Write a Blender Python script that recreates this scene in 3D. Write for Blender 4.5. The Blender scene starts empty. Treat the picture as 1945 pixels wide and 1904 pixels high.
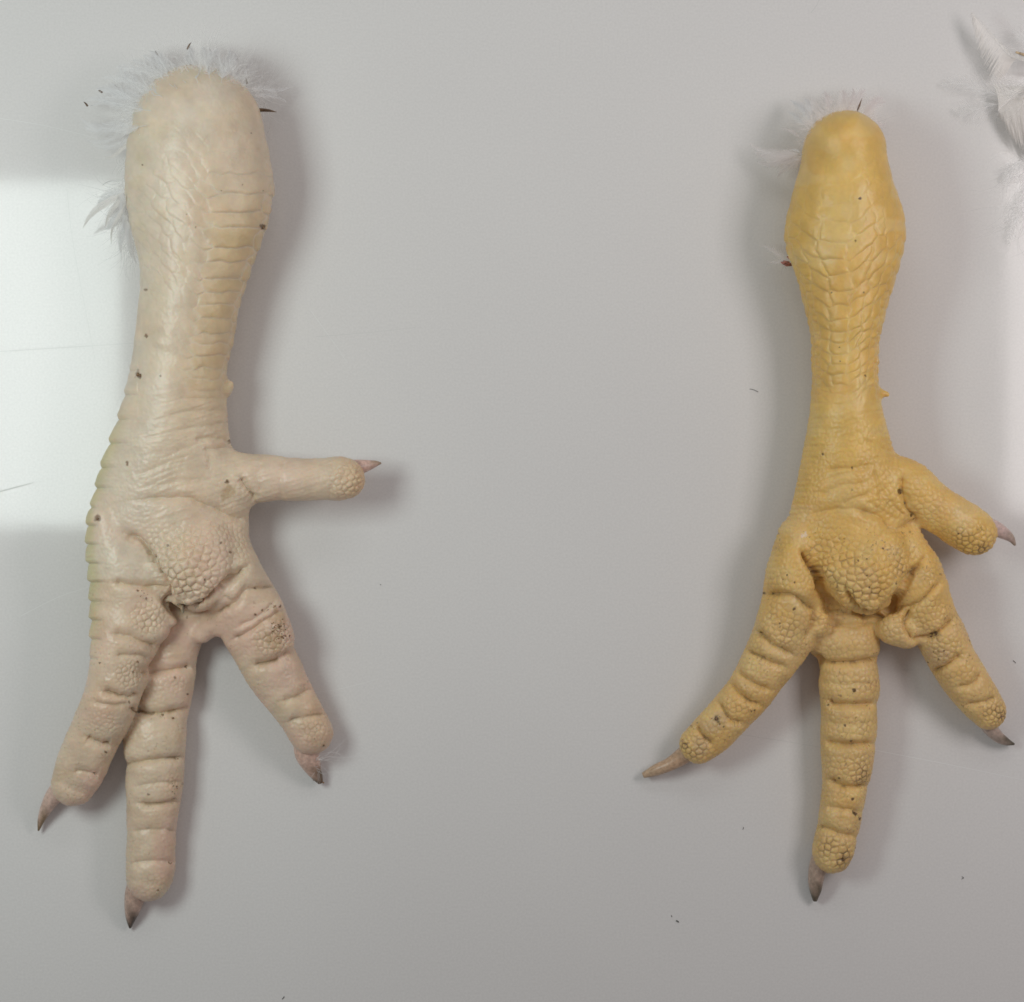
import bpy, math, random, time
import numpy as np
from mathutils import Vector
from mathutils.kdtree import KDTree

T0 = time.time()
SC = bpy.context.scene
COL = SC.collection
random.seed(7)
RNG = np.random.default_rng(7)

# ------------------------------------------------------------------ units
# The layout is measured in tenths of a millimetre or so: 1945 units are 0.2 m of board.
U = 0.2 / 1945.0
CX, CY = 972.5, 952.0
CAM_H = 0.40
HD = CAM_H / U


def W(x, y, z=0.0):
    return ((x - CX) * U, -(y - CY) * U, z * U)


# ------------------------------------------------------------------ camera, world, lights, exposure
cam_d = bpy.data.cameras.new('camera')
cam = bpy.data.objects.new('camera', cam_d)
COL.objects.link(cam)
cam.location = (0, 0, CAM_H)
cam_d.sensor_fit = 'HORIZONTAL'
cam_d.sensor_width = 36
cam_d.lens = 36 * CAM_H / 0.2
cam_d.clip_start = 0.01
cam_d.clip_end = 50
SC.camera = cam

world = bpy.data.worlds.new('World')
SC.world = world
world.use_nodes = True
bg = world.node_tree.nodes['Background']
bg.inputs['Color'].default_value = (1.0, 0.92, 0.91, 1)
bg.inputs['Strength'].default_value = 0.165


def area(name, loc, size_x, size_y, radiance, color):
    l = bpy.data.lights.new(name, 'AREA')
    l.shape = 'RECTANGLE'
    l.size, l.size_y = size_x, size_y
    l.energy = radiance * math.pi * size_x * size_y
    l.color = color
    o = bpy.data.objects.new(name, l)
    COL.objects.link(o)
    o.location = loc           # faces straight down
    return o


LH = 0.22      # height of the window panes above the board


def mirror(xd, yd):
    """where a pane at that height stands when it is seen mirrored at this spot of the board"""
    x, y, _ = W(xd, yd)
    return x * (1 + LH / CAM_H), y * (1 + LH / CAM_H)


x1, y1 = mirror(230, 345)
x0, y0 = mirror(-330, 1000)
area('left_window', ((x0 + x1) / 2, (y0 + y1) / 2, LH), x1 - x0, y1 - y0, 8.4, (0.895, 1.0, 0.96))
x1, y1 = mirror(2500, 150)
x0, y0 = mirror(1912, 975)
area('right_window', ((x0 + x1) / 2, (y0 + y1) / 2, LH), x1 - x0, y1 - y0, 5.5, (1.0, 0.94, 0.925))
x1, y1 = mirror(2000, -760)
x0, y0 = mirror(620, -200)
area('far_window', ((x0 + x1) / 2, (y0 + y1) / 2, LH), x1 - x0, abs(y1 - y0), 1.75, (0.965, 1.0, 0.99))
SC.view_settings.view_transform = 'Standard'
SC.view_settings.look = 'None'
SC.view_settings.gamma = 1
SC.view_settings.exposure = 0.29
SC.cycles.max_bounces = 8
SC.cycles.transparent_max_bounces = 24
SC.cycles.filter_width = 1.6


# ------------------------------------------------------------------ helpers
def nodes(name):
    m = bpy.data.materials.new(name)
    m.use_nodes = True
    nt = m.node_tree
    return m, nt, nt.nodes, nt.links, nt.nodes['Principled BSDF']


def tag(o, label=None, cat=None, group=None, kind=None):
    if label: o['label'] = label
    if cat: o['category'] = cat
    if group: o['group'] = group
    if kind: o['kind'] = kind
    return o


def empty(name, loc=(0, 0, 0)):
    o = bpy.data.objects.new(name, None)
    o.empty_display_size = 0.01
    o.location = loc
    COL.objects.link(o)
    return o


def mesh_obj(name, verts, faces, mat, parent=None, smooth=True, colors=None):
    """verts in layout units; the object sits at its parent's origin"""
    v = np.asarray(verts, dtype=np.float64)
    w = np.empty_like(v)
    w[:, 0] = (v[:, 0] - CX) * U
    w[:, 1] = -(v[:, 1] - CY) * U
    w[:, 2] = v[:, 2] * U
    if parent is not None:
        w -= np.array(parent.location)
    me = bpy.data.meshes.new(name)
    if isinstance(faces, np.ndarray):
        nf = faces.shape[0]
        k = faces.shape[1]
        me.vertices.add(len(w))
        me.vertices.foreach_set('co', w.astype(np.float32).ravel())
        me.loops.add(nf * k)
        me.loops.foreach_set('vertex_index', faces.astype(np.int32).ravel())
        me.polygons.add(nf)
        me.polygons.foreach_set('loop_start', np.arange(0, nf * k, k, dtype=np.int32))
        me.polygons.foreach_set('loop_total', np.full(nf, k, dtype=np.int32))
        me.update(calc_edges=True)
        me.validate()
    else:
        me.from_pydata([tuple(p) for p in w], [], faces)
        me.update()
    me.polygons.foreach_set('use_smooth', np.full(len(me.polygons), smooth, dtype=bool))
    if colors is not None:
        a = me.color_attributes.new('tint', 'FLOAT_COLOR', 'POINT')
        c = np.ones((len(w), 4), dtype=np.float32)
        c[:, :3] = colors
        a.data.foreach_set('color', c.ravel())
    me.materials.append(mat)
    o = bpy.data.objects.new(name, me)
    COL.objects.link(o)
    if parent is not None:
        o.parent = parent
    return o


def sstep(a, b, x):
    t = np.clip((x - a) / (b - a), 0, 1)
    return t * t * (3 - 2 * t)


_lat = {}


def noise2(x, y, scale, seed=0):
    """smooth value noise, -1..1"""
    if seed not in _lat:
        _lat[seed] = np.random.default_rng(1000 + seed).uniform(-1, 1, (256, 256))
    L = _lat[seed]
    sx, sy = (scale, scale) if np.isscalar(scale) else scale
    fx, fy = x / sx + 77.3, y / sy + 31.7
    ix, iy = np.floor(fx).astype(int), np.floor(fy).astype(int)
    tx, ty = fx - ix, fy - iy
    tx = tx * tx * (3 - 2 * tx); ty = ty * ty * (3 - 2 * ty)
    ix &= 255; iy &= 255
    jx, jy = (ix + 1) & 255, (iy + 1) & 255
    return (L[ix, iy] * (1 - tx) + L[jx, iy] * tx) * (1 - ty) + (L[ix, jy] * (1 - tx) + L[jx, jy] * tx) * ty


def view(x0, y0, x1, w):
    """a measuring view of the layout: its pixels -> layout units"""
    k = (x1 - x0) / w / 1.3198
    return lambda *pts: [((x0 / 1.3198) + px * k, (y0 / 1.3198) + py * k) for px, py in pts]


L1 = view(150, 50, 850, 1904)
L2 = view(150, 650, 1100, 1945)
L3 = view(50, 1250, 950, 1945)
L4 = view(50, 1750, 950, 1945)
Y1 = view(1800, 180, 2400, 1904)
Y2 = view(1850, 750, 2567, 1945)
Y3 = view(1550, 1350, 2567, 1945)
Y4 = view(1900, 1750, 2567, 1945)
F5 = view(2250, 0, 2567, 1006)


def catmull(P, n):
    P = np.asarray(P, float)
    Q = np.vstack([2 * P[0] - P[1], P, 2 * P[-1] - P[-2]])
    out = []
    for i in range(1, len(Q) - 2):
        t = np.linspace(0, 1, n, endpoint=False)[:, None]
        a, b, c, d = Q[i - 1], Q[i], Q[i + 1], Q[i + 2]
        out.append(0.5 * (2 * b + (c - a) * t + (2 * a - 5 * b + 4 * c - d) * t ** 2 + (3 * b - a - 3 * c + d) * t ** 3))
    out.append(P[-1:])
    return np.vstack(out)


# ------------------------------------------------------------------ materials
def skin_material(name, sss_radius):
    m, nt, N, L, P = nodes(name)
    at = N.new('ShaderNodeAttribute'); at.attribute_name = 'tint'
    tc = N.new('ShaderNodeTexCoord')
    n1 = N.new('ShaderNodeTexNoise'); n1.inputs['Scale'].default_value = 260; n1.inputs['Detail'].default_value = 4
    L.new(tc.outputs['Object'], n1.inputs['Vector'])
    mr = N.new('ShaderNodeMapRange'); mr.inputs[1].default_value = 0.3; mr.inputs[2].default_value = 0.7
    mr.inputs[3].default_value = 0.93; mr.inputs[4].default_value = 1.05
    L.new(n1.outputs['Fac'], mr.inputs[0])
    mx = N.new('ShaderNodeVectorMath'); mx.operation = 'SCALE'
    L.new(at.outputs['Color'], mx.inputs[0]); L.new(mr.outputs[0], mx.inputs['Scale'])
    L.new(mx.outputs[0], P.inputs['Base Color'])
    P.inputs['Roughness'].default_value = 0.46
    P.inputs['IOR'].default_value = 1.42
    P.inputs['Coat Weight'].default_value = 0.06
    P.inputs['Coat Roughness'].default_value = 0.22
    P.inputs['Subsurface Weight'].default_value = 0.5
    P.inputs['Subsurface Radius'].default_value = sss_radius
    P.inputs['Subsurface Scale'].default_value = 0.0011
    n2 = N.new('ShaderNodeTexNoise'); n2.inputs['Scale'].default_value = 2600; n2.inputs['Detail'].default_value = 3
    L.new(tc.outputs['Object'], n2.inputs['Vector'])
    r2 = N.new('ShaderNodeMapRange'); r2.inputs[3].default_value = 0.30; r2.inputs[4].default_value = 0.48
    L.new(n1.outputs['Fac'], r2.inputs[0]); L.new(r2.outputs[0], P.inputs['Roughness'])
    b = N.new('ShaderNodeBump'); b.inputs['Strength'].default_value = 0.22; b.inputs['Distance'].default_value = 0.00008
    L.new(n2.outputs['Fac'], b.inputs['Height']); L.new(b.outputs['Normal'], P.inputs['Normal'])
    return m


M_PALE = skin_material('pale_skin', (1.0, 0.45, 0.25))
M_YELLOW = skin_material('yellow_skin', (1.0, 0.55, 0.12))


def claw_material():
    m, nt, N, L, P = nodes('claw_horn')
    at = N.new('ShaderNodeAttribute'); at.attribute_name = 'tint'
    tc = N.new('ShaderNodeTexCoord')
    n1 = N.new('ShaderNodeTexNoise'); n1.inputs['Scale'].default_value = 1500; n1.inputs['Detail'].default_value = 4
    L.new(tc.outputs['Object'], n1.inputs['Vector'])
    mr = N.new('ShaderNodeMapRange'); mr.inputs[1].default_value = 0.3; mr.inputs[2].default_value = 0.7
    mr.inputs[3].default_value = 0.75; mr.inputs[4].default_value = 1.15
    L.new(n1.outputs['Fac'], mr.inputs[0])
    mx = N.new('ShaderNodeVectorMath'); mx.operation = 'SCALE'
    L.new(at.outputs['Color'], mx.inputs[0]); L.new(mr.outputs[0], mx.inputs['Scale'])
    L.new(mx.outputs[0], P.inputs['Base Color'])
    P.inputs['Roughness'].default_value = 0.32
    P.inputs['Subsurface Weight'].default_value = 0.3
    P.inputs['Subsurface Radius'].default_value = (1, .7, .6)
    P.inputs['Subsurface Scale'].default_value = 0.0008
    b = N.new('ShaderNodeBump'); b.inputs['Strength'].default_value = 0.4; b.inputs['Distance'].default_value = 0.0001
    L.new(n1.outputs['Fac'], b.inputs['Height']); L.new(b.outputs['Normal'], P.inputs['Normal'])
    return m


M_CLAW = claw_material()


def feather_material(name, col, trans):
    m, nt, N, L, P = nodes(name)
    P.inputs['Base Color'].default_value = (*col, 1)
    P.inputs['Roughness'].default_value = 0.6
    tr = N.new('ShaderNodeBsdfTranslucent'); tr.inputs['Color'].default_value = (*col, 1)
    tp = N.new('ShaderNodeBsdfTransparent')
    m1 = N.new('ShaderNodeMixShader'); m1.inputs[0].default_value = 0.4
    m2 = N.new('ShaderNodeMixShader'); m2.inputs[0].default_value = trans
    L.new(P.outputs[0], m1.inputs[1]); L.new(tr.outputs[0], m1.inputs[2])
    L.new(m1.outputs[0], m2.inputs[1]); L.new(tp.outputs[0], m2.inputs[2])
    L.new(m2.outputs[0], N['Material Output'].inputs[0])
    return m


M_FEATHER = feather_material('white_feather', (0.93, 0.93, 0.94), 0.3)
M_DOWN = feather_material('white_down', (0.93, 0.93, 0.93), 0.6)
M_PINKDOWN = feather_material('pinkish_down', (0.92, 0.88, 0.88), 0.5)
M_VANE = feather_material('feather_vane', (0.95, 0.93, 0.91), 0.15)


def plain(name, col, rough=0.6, noise=None):
    m, nt, N, L, P = nodes(name)
    P.inputs['Base Color'].default_value = (*col, 1)
    P.inputs['Roughness'].default_value = rough
    if noise:
        tc = N.new('ShaderNodeTexCoord')
        n1 = N.new('ShaderNodeTexNoise'); n1.inputs['Scale'].default_value = noise; n1.inputs['Detail'].default_value = 4
        cr = N.new('ShaderNodeValToRGB')
        cr.color_ramp.elements[0].color = (*[c * 0.5 for c in col], 1); cr.color_ramp.elements[0].position = 0.35
        cr.color_ramp.elements[1].color = (*[min(1, c * 1.5) for c in col], 1); cr.color_ramp.elements[1].position = 0.65
        L.new(tc.outputs['Object'], n1.inputs['Vector']); L.new(n1.outputs['Fac'], cr.inputs[0])
        L.new(cr.outputs[0], P.inputs['Base Color'])
    return m


M_DIRT = plain('dried_dirt', (0.20, 0.12, 0.065), 0.85, 3000)
M_QUILL = plain('brown_quill', (0.13, 0.075, 0.04), 0.5, 2000)
M_TANQUILL = plain('tan_quill', (0.55, 0.42, 0.26), 0.45, 900)
M_FLESH = plain('raw_flesh', (0.42, 0.17, 0.14), 0.35, 1500)
M_LINT = plain('dark_lint', (0.05, 0.05, 0.045), 0.8)
M_SCRATCH = plain('scratch_mark', (0.60, 0.60, 0.59), 0.5)
M_SCRATCHL = plain('pale_scratch_mark', (0.77, 0.77, 0.765), 0.5)

# ------------------------------------------------------------------ the board
m, nt, N, L, P = nodes('white_board')
tc = N.new('ShaderNodeTexCoord')
n1 = N.new('ShaderNodeTexNoise'); n1.inputs['Scale'].default_value = 14; n1.inputs['Detail'].default_value = 3
L.new(tc.outputs['Object'], n1.inputs['Vector'])
cr = N.new('ShaderNodeValToRGB')
cr.color_ramp.elements[0].color = (0.705, 0.690, 0.686, 1); cr.color_ramp.elements[0].position = 0.3
cr.color_ramp.elements[1].color = (0.730, 0.716, 0.710, 1); cr.color_ramp.elements[1].position = 0.7
ng = N.new('ShaderNodeTexNoise'); ng.inputs['Scale'].default_value = 2200; ng.inputs['Detail'].default_value = 2
L.new(tc.outputs['Object'], ng.inputs['Vector'])
mg = N.new('ShaderNodeMapRange'); mg.inputs[1].default_value = 0.3; mg.inputs[2].default_value = 0.7; mg.inputs[3].default_value = 0.965; mg.inputs[4].default_value = 1.03
L.new(ng.outputs['Fac'], mg.inputs[0])
vs = N.new('ShaderNodeVectorMath'); vs.operation = 'SCALE'
L.new(n1.outputs['Fac'], cr.inputs[0]); L.new(cr.outputs[0], vs.inputs[0]); L.new(mg.outputs[0], vs.inputs['Scale'])
L.new(vs.outputs[0], P.inputs['Base Color'])
P.inputs['IOR'].default_value = 1.40
n3 = N.new('ShaderNodeTexNoise'); n3.inputs['Scale'].default_value = 60; n3.inputs['Detail'].default_value = 5
L.new(tc.outputs['Object'], n3.inputs['Vector'])
r3 = N.new('ShaderNodeMapRange'); r3.inputs[1].default_value = 0.3; r3.inputs[2].default_value = 0.7
r3.inputs[3].default_value = 0.065; r3.inputs[4].default_value = 0.1
L.new(n3.outputs['Fac'], r3.inputs[0]); L.new(r3.outputs[0], P.inputs['Roughness'])
n2 = N.new('ShaderNodeTexNoise'); n2.inputs['Scale'].default_value = 900; n2.inputs['Detail'].default_value = 2
L.new(tc.outputs['Object'], n2.inputs['Vector'])
b = N.new('ShaderNodeBump'); b.inputs['Strength'].default_value = 0.06; b.inputs['Distance'].default_value = 0.00006
L.new(n2.outputs['Fac'], b.inputs['Height']); L.new(b.outputs['Normal'], P.inputs['Normal'])
M_BOARD = m
R = 0.6
bo = bpy.data.meshes.new('table_top')
bo.from_pydata([(-R, -R, 0), (R, -R, 0), (R, R, 0), (-R, R, 0), (-R, -R, -.018), (R, -R, -.018), (R, R, -.018), (-R, R, -.018)], [],
               [(0, 1, 2, 3), (7, 6, 5, 4), (0, 4, 5, 1), (1, 5, 6, 2), (2, 6, 7, 3), (3, 7, 4, 0)])
bo.materials.append(M_BOARD)
board = bpy.data.objects.new('table_top', bo)
COL.objects.link(board)
tag(board, 'glossy white board lying flat under both feet', 'table top', kind='structure')


def ribbon(name, pts, w0, w1, mat, z, parent=None, thick=0.25):
    """a slim strip with a little thickness, tapering at both ends"""
    p = catmull([(a, b_) for a, b_ in pts], 6) if len(pts) > 2 else np.array(pts, float)
    n = len(p)
    t = np.gradient(p, axis=0)
    t /= np.linalg.norm(t, axis=1)[:, None] + 1e-9
    nn = np.stack([-t[:, 1], t[:, 0]], 1)
    s = np.linspace(0, 1, n)
    w = (w0 + (w1 - w0) * s)[:, None]
    zz = np.broadcast_to(np.asarray(z, float), (n,))
    V = []
    for k in (-1, 0, 1):
        V.append(np.column_stack([p + nn * w * 0.5 * k, zz + (thick if k == 0 else 0)]))
    V = np.vstack(V)
    F = []
    for a in range(n - 1):
        for k in range(2):
            F.append((k * n + a, k * n + a + 1, (k + 1) * n + a + 1, (k + 1) * n + a))
    return mesh_obj(name, V, F, mat, parent)


# ------------------------------------------------------------------ implicit feet
def make_chain(pts):
    """pts: (x, y, half width, z centre, half height) as seen from above -> true places"""
    p = catmull(pts, 5)
    k = 1 - p[:, 3] / HD
    p[:, 0] = CX + (p[:, 0] - CX) * k
    p[:, 1] = CY + (p[:, 1] - CY) * k
    p[:, 2] *= k
    return p


def leg_chain(rows):
    p = np.array(leg_edges(rows), float)
    y = np.linspace(p[0, 1], p[-1, 1], 240)
    q = np.column_stack([np.interp(y, p[:, 1], p[:, c]) for c in range(5)])
    ker = np.hanning(17); ker /= ker.sum()
    for c in (0, 2, 3, 4):
        q[:, c] = np.convolve(np.pad(q[:, c], 8, mode='edge'), ker, 'valid')
    k = 1 - q[:, 3] / HD
    q[:, 0] = CX + (q[:, 0] - CX) * k; q[:, 1] = CY + (q[:, 1] - CY) * k; q[:, 2] *= k
    return q


def leg_edges(rows):
    """rows: (y, left edge, right edge, z centre, half height)"""
    return [((a + b) / 2, y, (b - a) / 2, zc, rz) for y, a, b, zc, rz in rows]


def foot_field(chains, vox):
    allp = np.vstack([c[0] for c in chains])
    pad = 16
    lo = np.array([(allp[:, 0] - allp[:, 2]).min() - pad, (allp[:, 1] - allp[:, 2]).min() - pad, -9.0])
    hi = np.array([(allp[:, 0] + allp[:, 2]).max() + pad, (allp[:, 1] + allp[:, 2]).max() + pad, (allp[:, 3] + allp[:, 4]).max() + pad])
    n = np.ceil((hi - lo) / vox).astype(int) + 1
    X = lo[0] + np.arange(n[0]) * vox
    Y = lo[1] + np.arange(n[1]) * vox
    Z = (lo[2] + np.arange(n[2]) * vox).astype(np.float32)
    F = np.full(n, 60.0, dtype=np.float32)
    for p, k in chains:
        bl = [(p[:, 0] - p[:, 2]).min() - 3 * pad, (p[:, 1] - p[:, 2]).min() - 3 * pad]
        bh = [(p[:, 0] + p[:, 2]).max() + 3 * pad, (p[:, 1] + p[:, 2]).max() + 3 * pad]
        i0, i1 = np.searchsorted(X, bl[0]), np.searchsorted(X, bh[0])
        j0, j1 = np.searchsorted(Y, bl[1]), np.searchsorted(Y, bh[1])
        gx, gy = np.meshgrid(X[i0:i1], Y[j0:j1], indexing='ij')
        best = np.full(gx.shape, 1e9)
        A = [np.zeros(gx.shape) for _ in range(4)]      # dist, rw, zc, rz
        if len(p) == 240:          # the leg: read straight across
            ly = gy[0]
            c_ = [np.broadcast_to(np.interp(ly, p[:, 1], p[:, q_]), gx.shape) for q_ in (0, 2, 3, 4)]
            top_o = np.maximum(p[0, 1] - gy, 0) / p[0, 2]; bot_o = np.maximum(gy - p[-1, 1], 0) / 52.0
            best = np.hypot((gx - c_[0]) / c_[1], np.maximum(top_o, bot_o))
            A = [None, c_[1], c_[2], c_[3]]
        for a, b in (zip(p[:-1], p[1:]) if len(p) != 240 else ()):
            dx, dy = b[0] - a[0], b[1] - a[1]
            l2 = dx * dx + dy * dy + 1e-9
            t = np.clip(((gx - a[0]) * dx + (gy - a[1]) * dy) / l2, 0, 1)
            d = np.hypot(gx - a[0] - t * dx, gy - a[1] - t * dy)
            rw = a[2] + (b[2] - a[2]) * t
            q = d / rw
            msk = q < best
            best = np.where(msk, q, best)
            A[0] = np.where(msk, d, A[0]); A[1] = np.where(msk, rw, A[1])
            A[2] = np.where(msk, a[3] + (b[3] - a[3]) * t, A[2])
            A[3] = np.where(msk, a[4] + (b[4] - a[4]) * t, A[3])
        q2 = (best ** 2).astype(np.float32)[:, :, None]
        zc = A[2].astype(np.float32)[:, :, None]; rz = A[3].astype(np.float32)[:, :, None]
        mn = np.minimum(A[1], A[3]).astype(np.float32)[:, :, None]
        f = (np.sqrt(q2 + ((Z[None, None, :] - zc) / rz) ** 2) - 1) * mn
        f = np.clip(f, -60, 60)
        S = F[i0:i1, j0:j1]
        h = np.clip(0.5 + 0.5 * (f - S) / k, 0, 1)
        F[i0:i1, j0:j1] = f * (1 - h) + S * h - k * h * (1 - h)
    return F, lo


def surface_nets(F, lo, vox):
    n = F.shape
    s = F < 0
    c = [(i, j, k) for i in (0, 1) for j in (0, 1) for k in (0, 1)]
    sub = lambda a, o: a[o[0]:n[0] - 1 + o[0], o[1]:n[1] - 1 + o[1], o[2]:n[2] - 1 + o[2]]
    cnt = np.zeros([q - 1 for q in n], dtype=np.int8)
    for o in c:
        cnt += sub(s, o)
    act = (cnt > 0) & (cnt < 8)
    idx = np.full(act.shape, -1, dtype=np.int64)
    ii = np.argwhere(act)
    idx[act] = np.arange(len(ii))
    val = {o: F[ii[:, 0] + o[0], ii[:, 1] + o[1], ii[:, 2] + o[2]].astype(np.float64) for o in c}
    acc = np.zeros((len(ii), 3)); num = np.zeros(len(ii))
    for a in c:
        for ax in range(3):
            if a[ax] == 0:
                b = list(a); b[ax] = 1; b = tuple(b)
                fa, fb = val[a], val[b]
                mk = (fa < 0) != (fb < 0)
                t = np.where(mk, fa / np.where(mk, fa - fb, 1), 0)
                pt = np.tile(np.array(a, float), (len(ii), 1)); pt[:, ax] += t
                acc += pt * mk[:, None]; num += mk
    V = (ii + acc / num[:, None]) * vox + lo
    quads = []
    for ax in range(3):
        e0 = [slice(None)] * 3; e1 = [slice(None)] * 3
        e0[ax] = slice(0, -1); e1[ax] = slice(1, None)
        a, b = s[tuple(e0)], s[tuple(e1)]
        ed = np.argwhere(a != b)
        u, v = (ax + 1) % 3, (ax + 2) % 3
        ok = (ed[:, u] > 0) & (ed[:, v] > 0) & (ed[:, u] < n[u] - 1) & (ed[:, v] < n[v] - 1)
        ed = ed[ok]
        ins = a[ed[:, 0], ed[:, 1], ed[:, 2]]

        def cell(du, dv):
            q = ed.copy(); q[:, u] += du; q[:, v] += dv
            return idx[q[:, 0], q[:, 1], q[:, 2]]
        q = np.stack([cell(-1, -1), cell(0, -1), cell(0, 0), cell(-1, 0)], 1)
        q[~ins] = q[~ins][:, ::-1]
        quads.append(q)
    Q = np.vstack(quads)
    return V, Q[:, ::-1]      # the layout's y axis runs downwards


def refine(V, Q):
    """one subdivision of the quad mesh; returns vertices, normals, faces"""
    me = bpy.data.meshes.new('tmp')
    me.vertices.add(len(V)); me.vertices.foreach_set('co', V.astype(np.float32).ravel())
    nf = len(Q)
    me.loops.add(nf * 4); me.loops.foreach_set('vertex_index', Q.astype(np.int32).ravel())
    me.polygons.add(nf)
    me.polygons.foreach_set('loop_start', np.arange(0, nf * 4, 4, dtype=np.int32))
    me.polygons.foreach_set('loop_total', np.full(nf, 4, dtype=np.int32))
    me.update(calc_edges=True)
    o = bpy.data.objects.new('tmp', me)
    COL.objects.link(o)
    sm = o.modifiers.new('s', 'SMOOTH'); sm.iterations = 4; sm.factor = 0.5
    sd = o.modifiers.new('d', 'SUBSURF'); sd.levels = 1; sd.render_levels = 1
    dg = bpy.context.evaluated_depsgraph_get()
    ev = o.evaluated_get(dg)
    em = ev.to_mesh()
    nv = len(em.vertices)
    co = np.empty(nv * 3, np.float32); em.vertices.foreach_get('co', co)
    no = np.empty(nv * 3, np.float32); em.vertices.foreach_get('normal', no)
    fi = np.empty(len(em.loops), np.int32); em.loops.foreach_get('vertex_index', fi)
    ev.to_mesh_clear()
    bpy.data.objects.remove(o); bpy.data.meshes.remove(me)
    return co.reshape(-1, 3).astype(float), -no.reshape(-1, 3).astype(float), fi.reshape(-1, 4)


def seen(V):
    """the place above the board as the layout was measured, from overhead"""
    k = 1 - V[:, 2] / HD
    return CX + (V[:, 0] - CX) / k, CY + (V[:, 1] - CY) / k


def poly_dist(x, y, pts):
    """distance to a polyline and the side of it, and the place along it 0..1"""
    p = catmull(pts, 4) if len(pts) > 2 else np.array(pts, float)
    best = np.full(x.shape, 1e9); side = np.zeros(x.shape); al = np.zeros(x.shape)
    n = len(p) - 1
    for i in range(n):
        a, b = p[i], p[i + 1]
        dx, dy = b - a
        l2 = dx * dx + dy * dy + 1e-9
        t = np.clip(((x - a[0]) * dx + (y - a[1]) * dy) / l2, 0, 1)
        d = np.hypot(x - a[0] - t * dx, y - a[1] - t * dy)
        m_ = d < best
        best = np.where(m_, d, best)
        side = np.where(m_, np.sign((x - a[0]) * dy - (y - a[1]) * dx), side)
        al = np.where(m_, (i + t) / n, al)
    return best, side, al


def apply_creases(x, y, nz, creases):
    disp = np.zeros(x.shape); mark = np.zeros(x.shape)
    top = sstep(-0.25, 0.15, nz)
    for pts, depth, wide in creases:
        xs = [p[0] for p in pts]; ys = [p[1] for p in pts]
        pad = 3.2 * wide + 6
        sel = np.where((x > min(xs) - pad) & (x < max(xs) + pad) & (y > min(ys) - pad) & (y < max(ys) + pad))[0]
        if not len(sel):
            continue
        wob = 1.6 * noise2(x[sel], y[sel], 13, 5) + 0.9 * noise2(x[sel], y[sel], 5, 6)
        d, sd, al = poly_dist(x[sel] + wob, y[sel] + 1.4 * noise2(x[sel], y[sel], 11, 8), pts)
        narrow = np.exp(-(d / 2.6) ** 2)
        broad = np.exp(-(d / wide) ** 2)
        ends = sstep(0, 0.1, al) * sstep(0, 0.1, 1 - al) * 0.65 + 0.35
        disp[sel] -= 1.3 * depth * (0.45 * narrow + 1.0 * broad) * ends * top[sel]
        mark[sel] = np.maximum(mark[sel], narrow * min(1, depth / 7) * ends * top[sel])
    return disp, mark


def blob_sum(x, y, blobs):
    """largest of a set of soft ellipses -> weight and the value that goes with it"""
    w = np.zeros(x.shape); v = np.zeros(x.shape); acc = np.full(x.shape, 1e-6)
    for bx, by, rx, ry, rot, val, amp in blobs:
        c, s_ = math.cos(math.radians(rot)), math.sin(math.radians(rot))
        dx, dy = x - bx, y - by
        q = np.sqrt(((dx * c + dy * s_) / rx) ** 2 + ((-dx * s_ + dy * c) / ry) ** 2)
        g = 1 - sstep(0.45, 1.3, q)
        w = np.maximum(w, g * amp)
        v += g * val; acc += g
    return w, np.where(acc > 0.02, v / acc, 0), np.clip(acc, 0, 1)


def scatter_seeds(V, nz, spacing):
    order = np.where(nz > -0.45)[0]
    order = RNG.permutation(order)
    cell = 6.0
    grid = {}
    seeds = []
    P_ = V[order]; S_ = spacing[order]
    K = np.floor(P_ / cell).astype(int)
    Pl = P_.tolist(); Sl = S_.tolist(); Kl = K.tolist()
    for p, r, k in zip(Pl, Sl, Kl):
        r = r * 0.80
        m_ = int(r // cell) + 1
        ok = True
        r2 = r * r
        for a in range(k[0] - m_, k[0] + m_ + 1):
            for b_ in range(k[1] - m_, k[1] + m_ + 1):
                for c in range(k[2] - m_, k[2] + m_ + 1):
                    q = grid.get((a, b_, c))
                    if q:
                        for s_ in q:
                            if (s_[0] - p[0]) ** 2 + (s_[1] - p[1]) ** 2 + (s_[2] - p[2]) ** 2 < r2:
                                ok = False
                                break
                    if not ok: break
                if not ok: break
            if not ok: break
        if ok:
            grid.setdefault(tuple(k), []).append(p)
            seeds.append(p)
    return np.array(seeds)


def nearest2(V, seeds):
    kd = KDTree(len(seeds))
    for i, s_ in enumerate(seeds.tolist()):
        kd.insert(s_, i)
    kd.balance()
    find = kd.find_n
    i1 = np.empty(len(V), int); i2 = np.empty(len(V), int)
    for i, p in enumerate(V.tolist()):
        r = find(p, 2)
        i1[i] = r[0][1]; i2[i] = r[1][1]
    return i1, i2


def relax(V, seeds, rounds=2):
    for _ in range(rounds):
        kd = KDTree(len(seeds))
        for i, s_ in enumerate(seeds.tolist()):
            kd.insert(s_, i)
        kd.balance()
        ix = np.array([kd.find(p)[1] for p in V.tolist()])
        n = np.bincount(ix, minlength=len(seeds)).astype(float)
        for a in range(3):
            sm = np.bincount(ix, weights=V[:, a], minlength=len(seeds))
            seeds[:, a] = np.where(n > 0, sm / np.maximum(n, 1), seeds[:, a])
    return seeds


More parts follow.
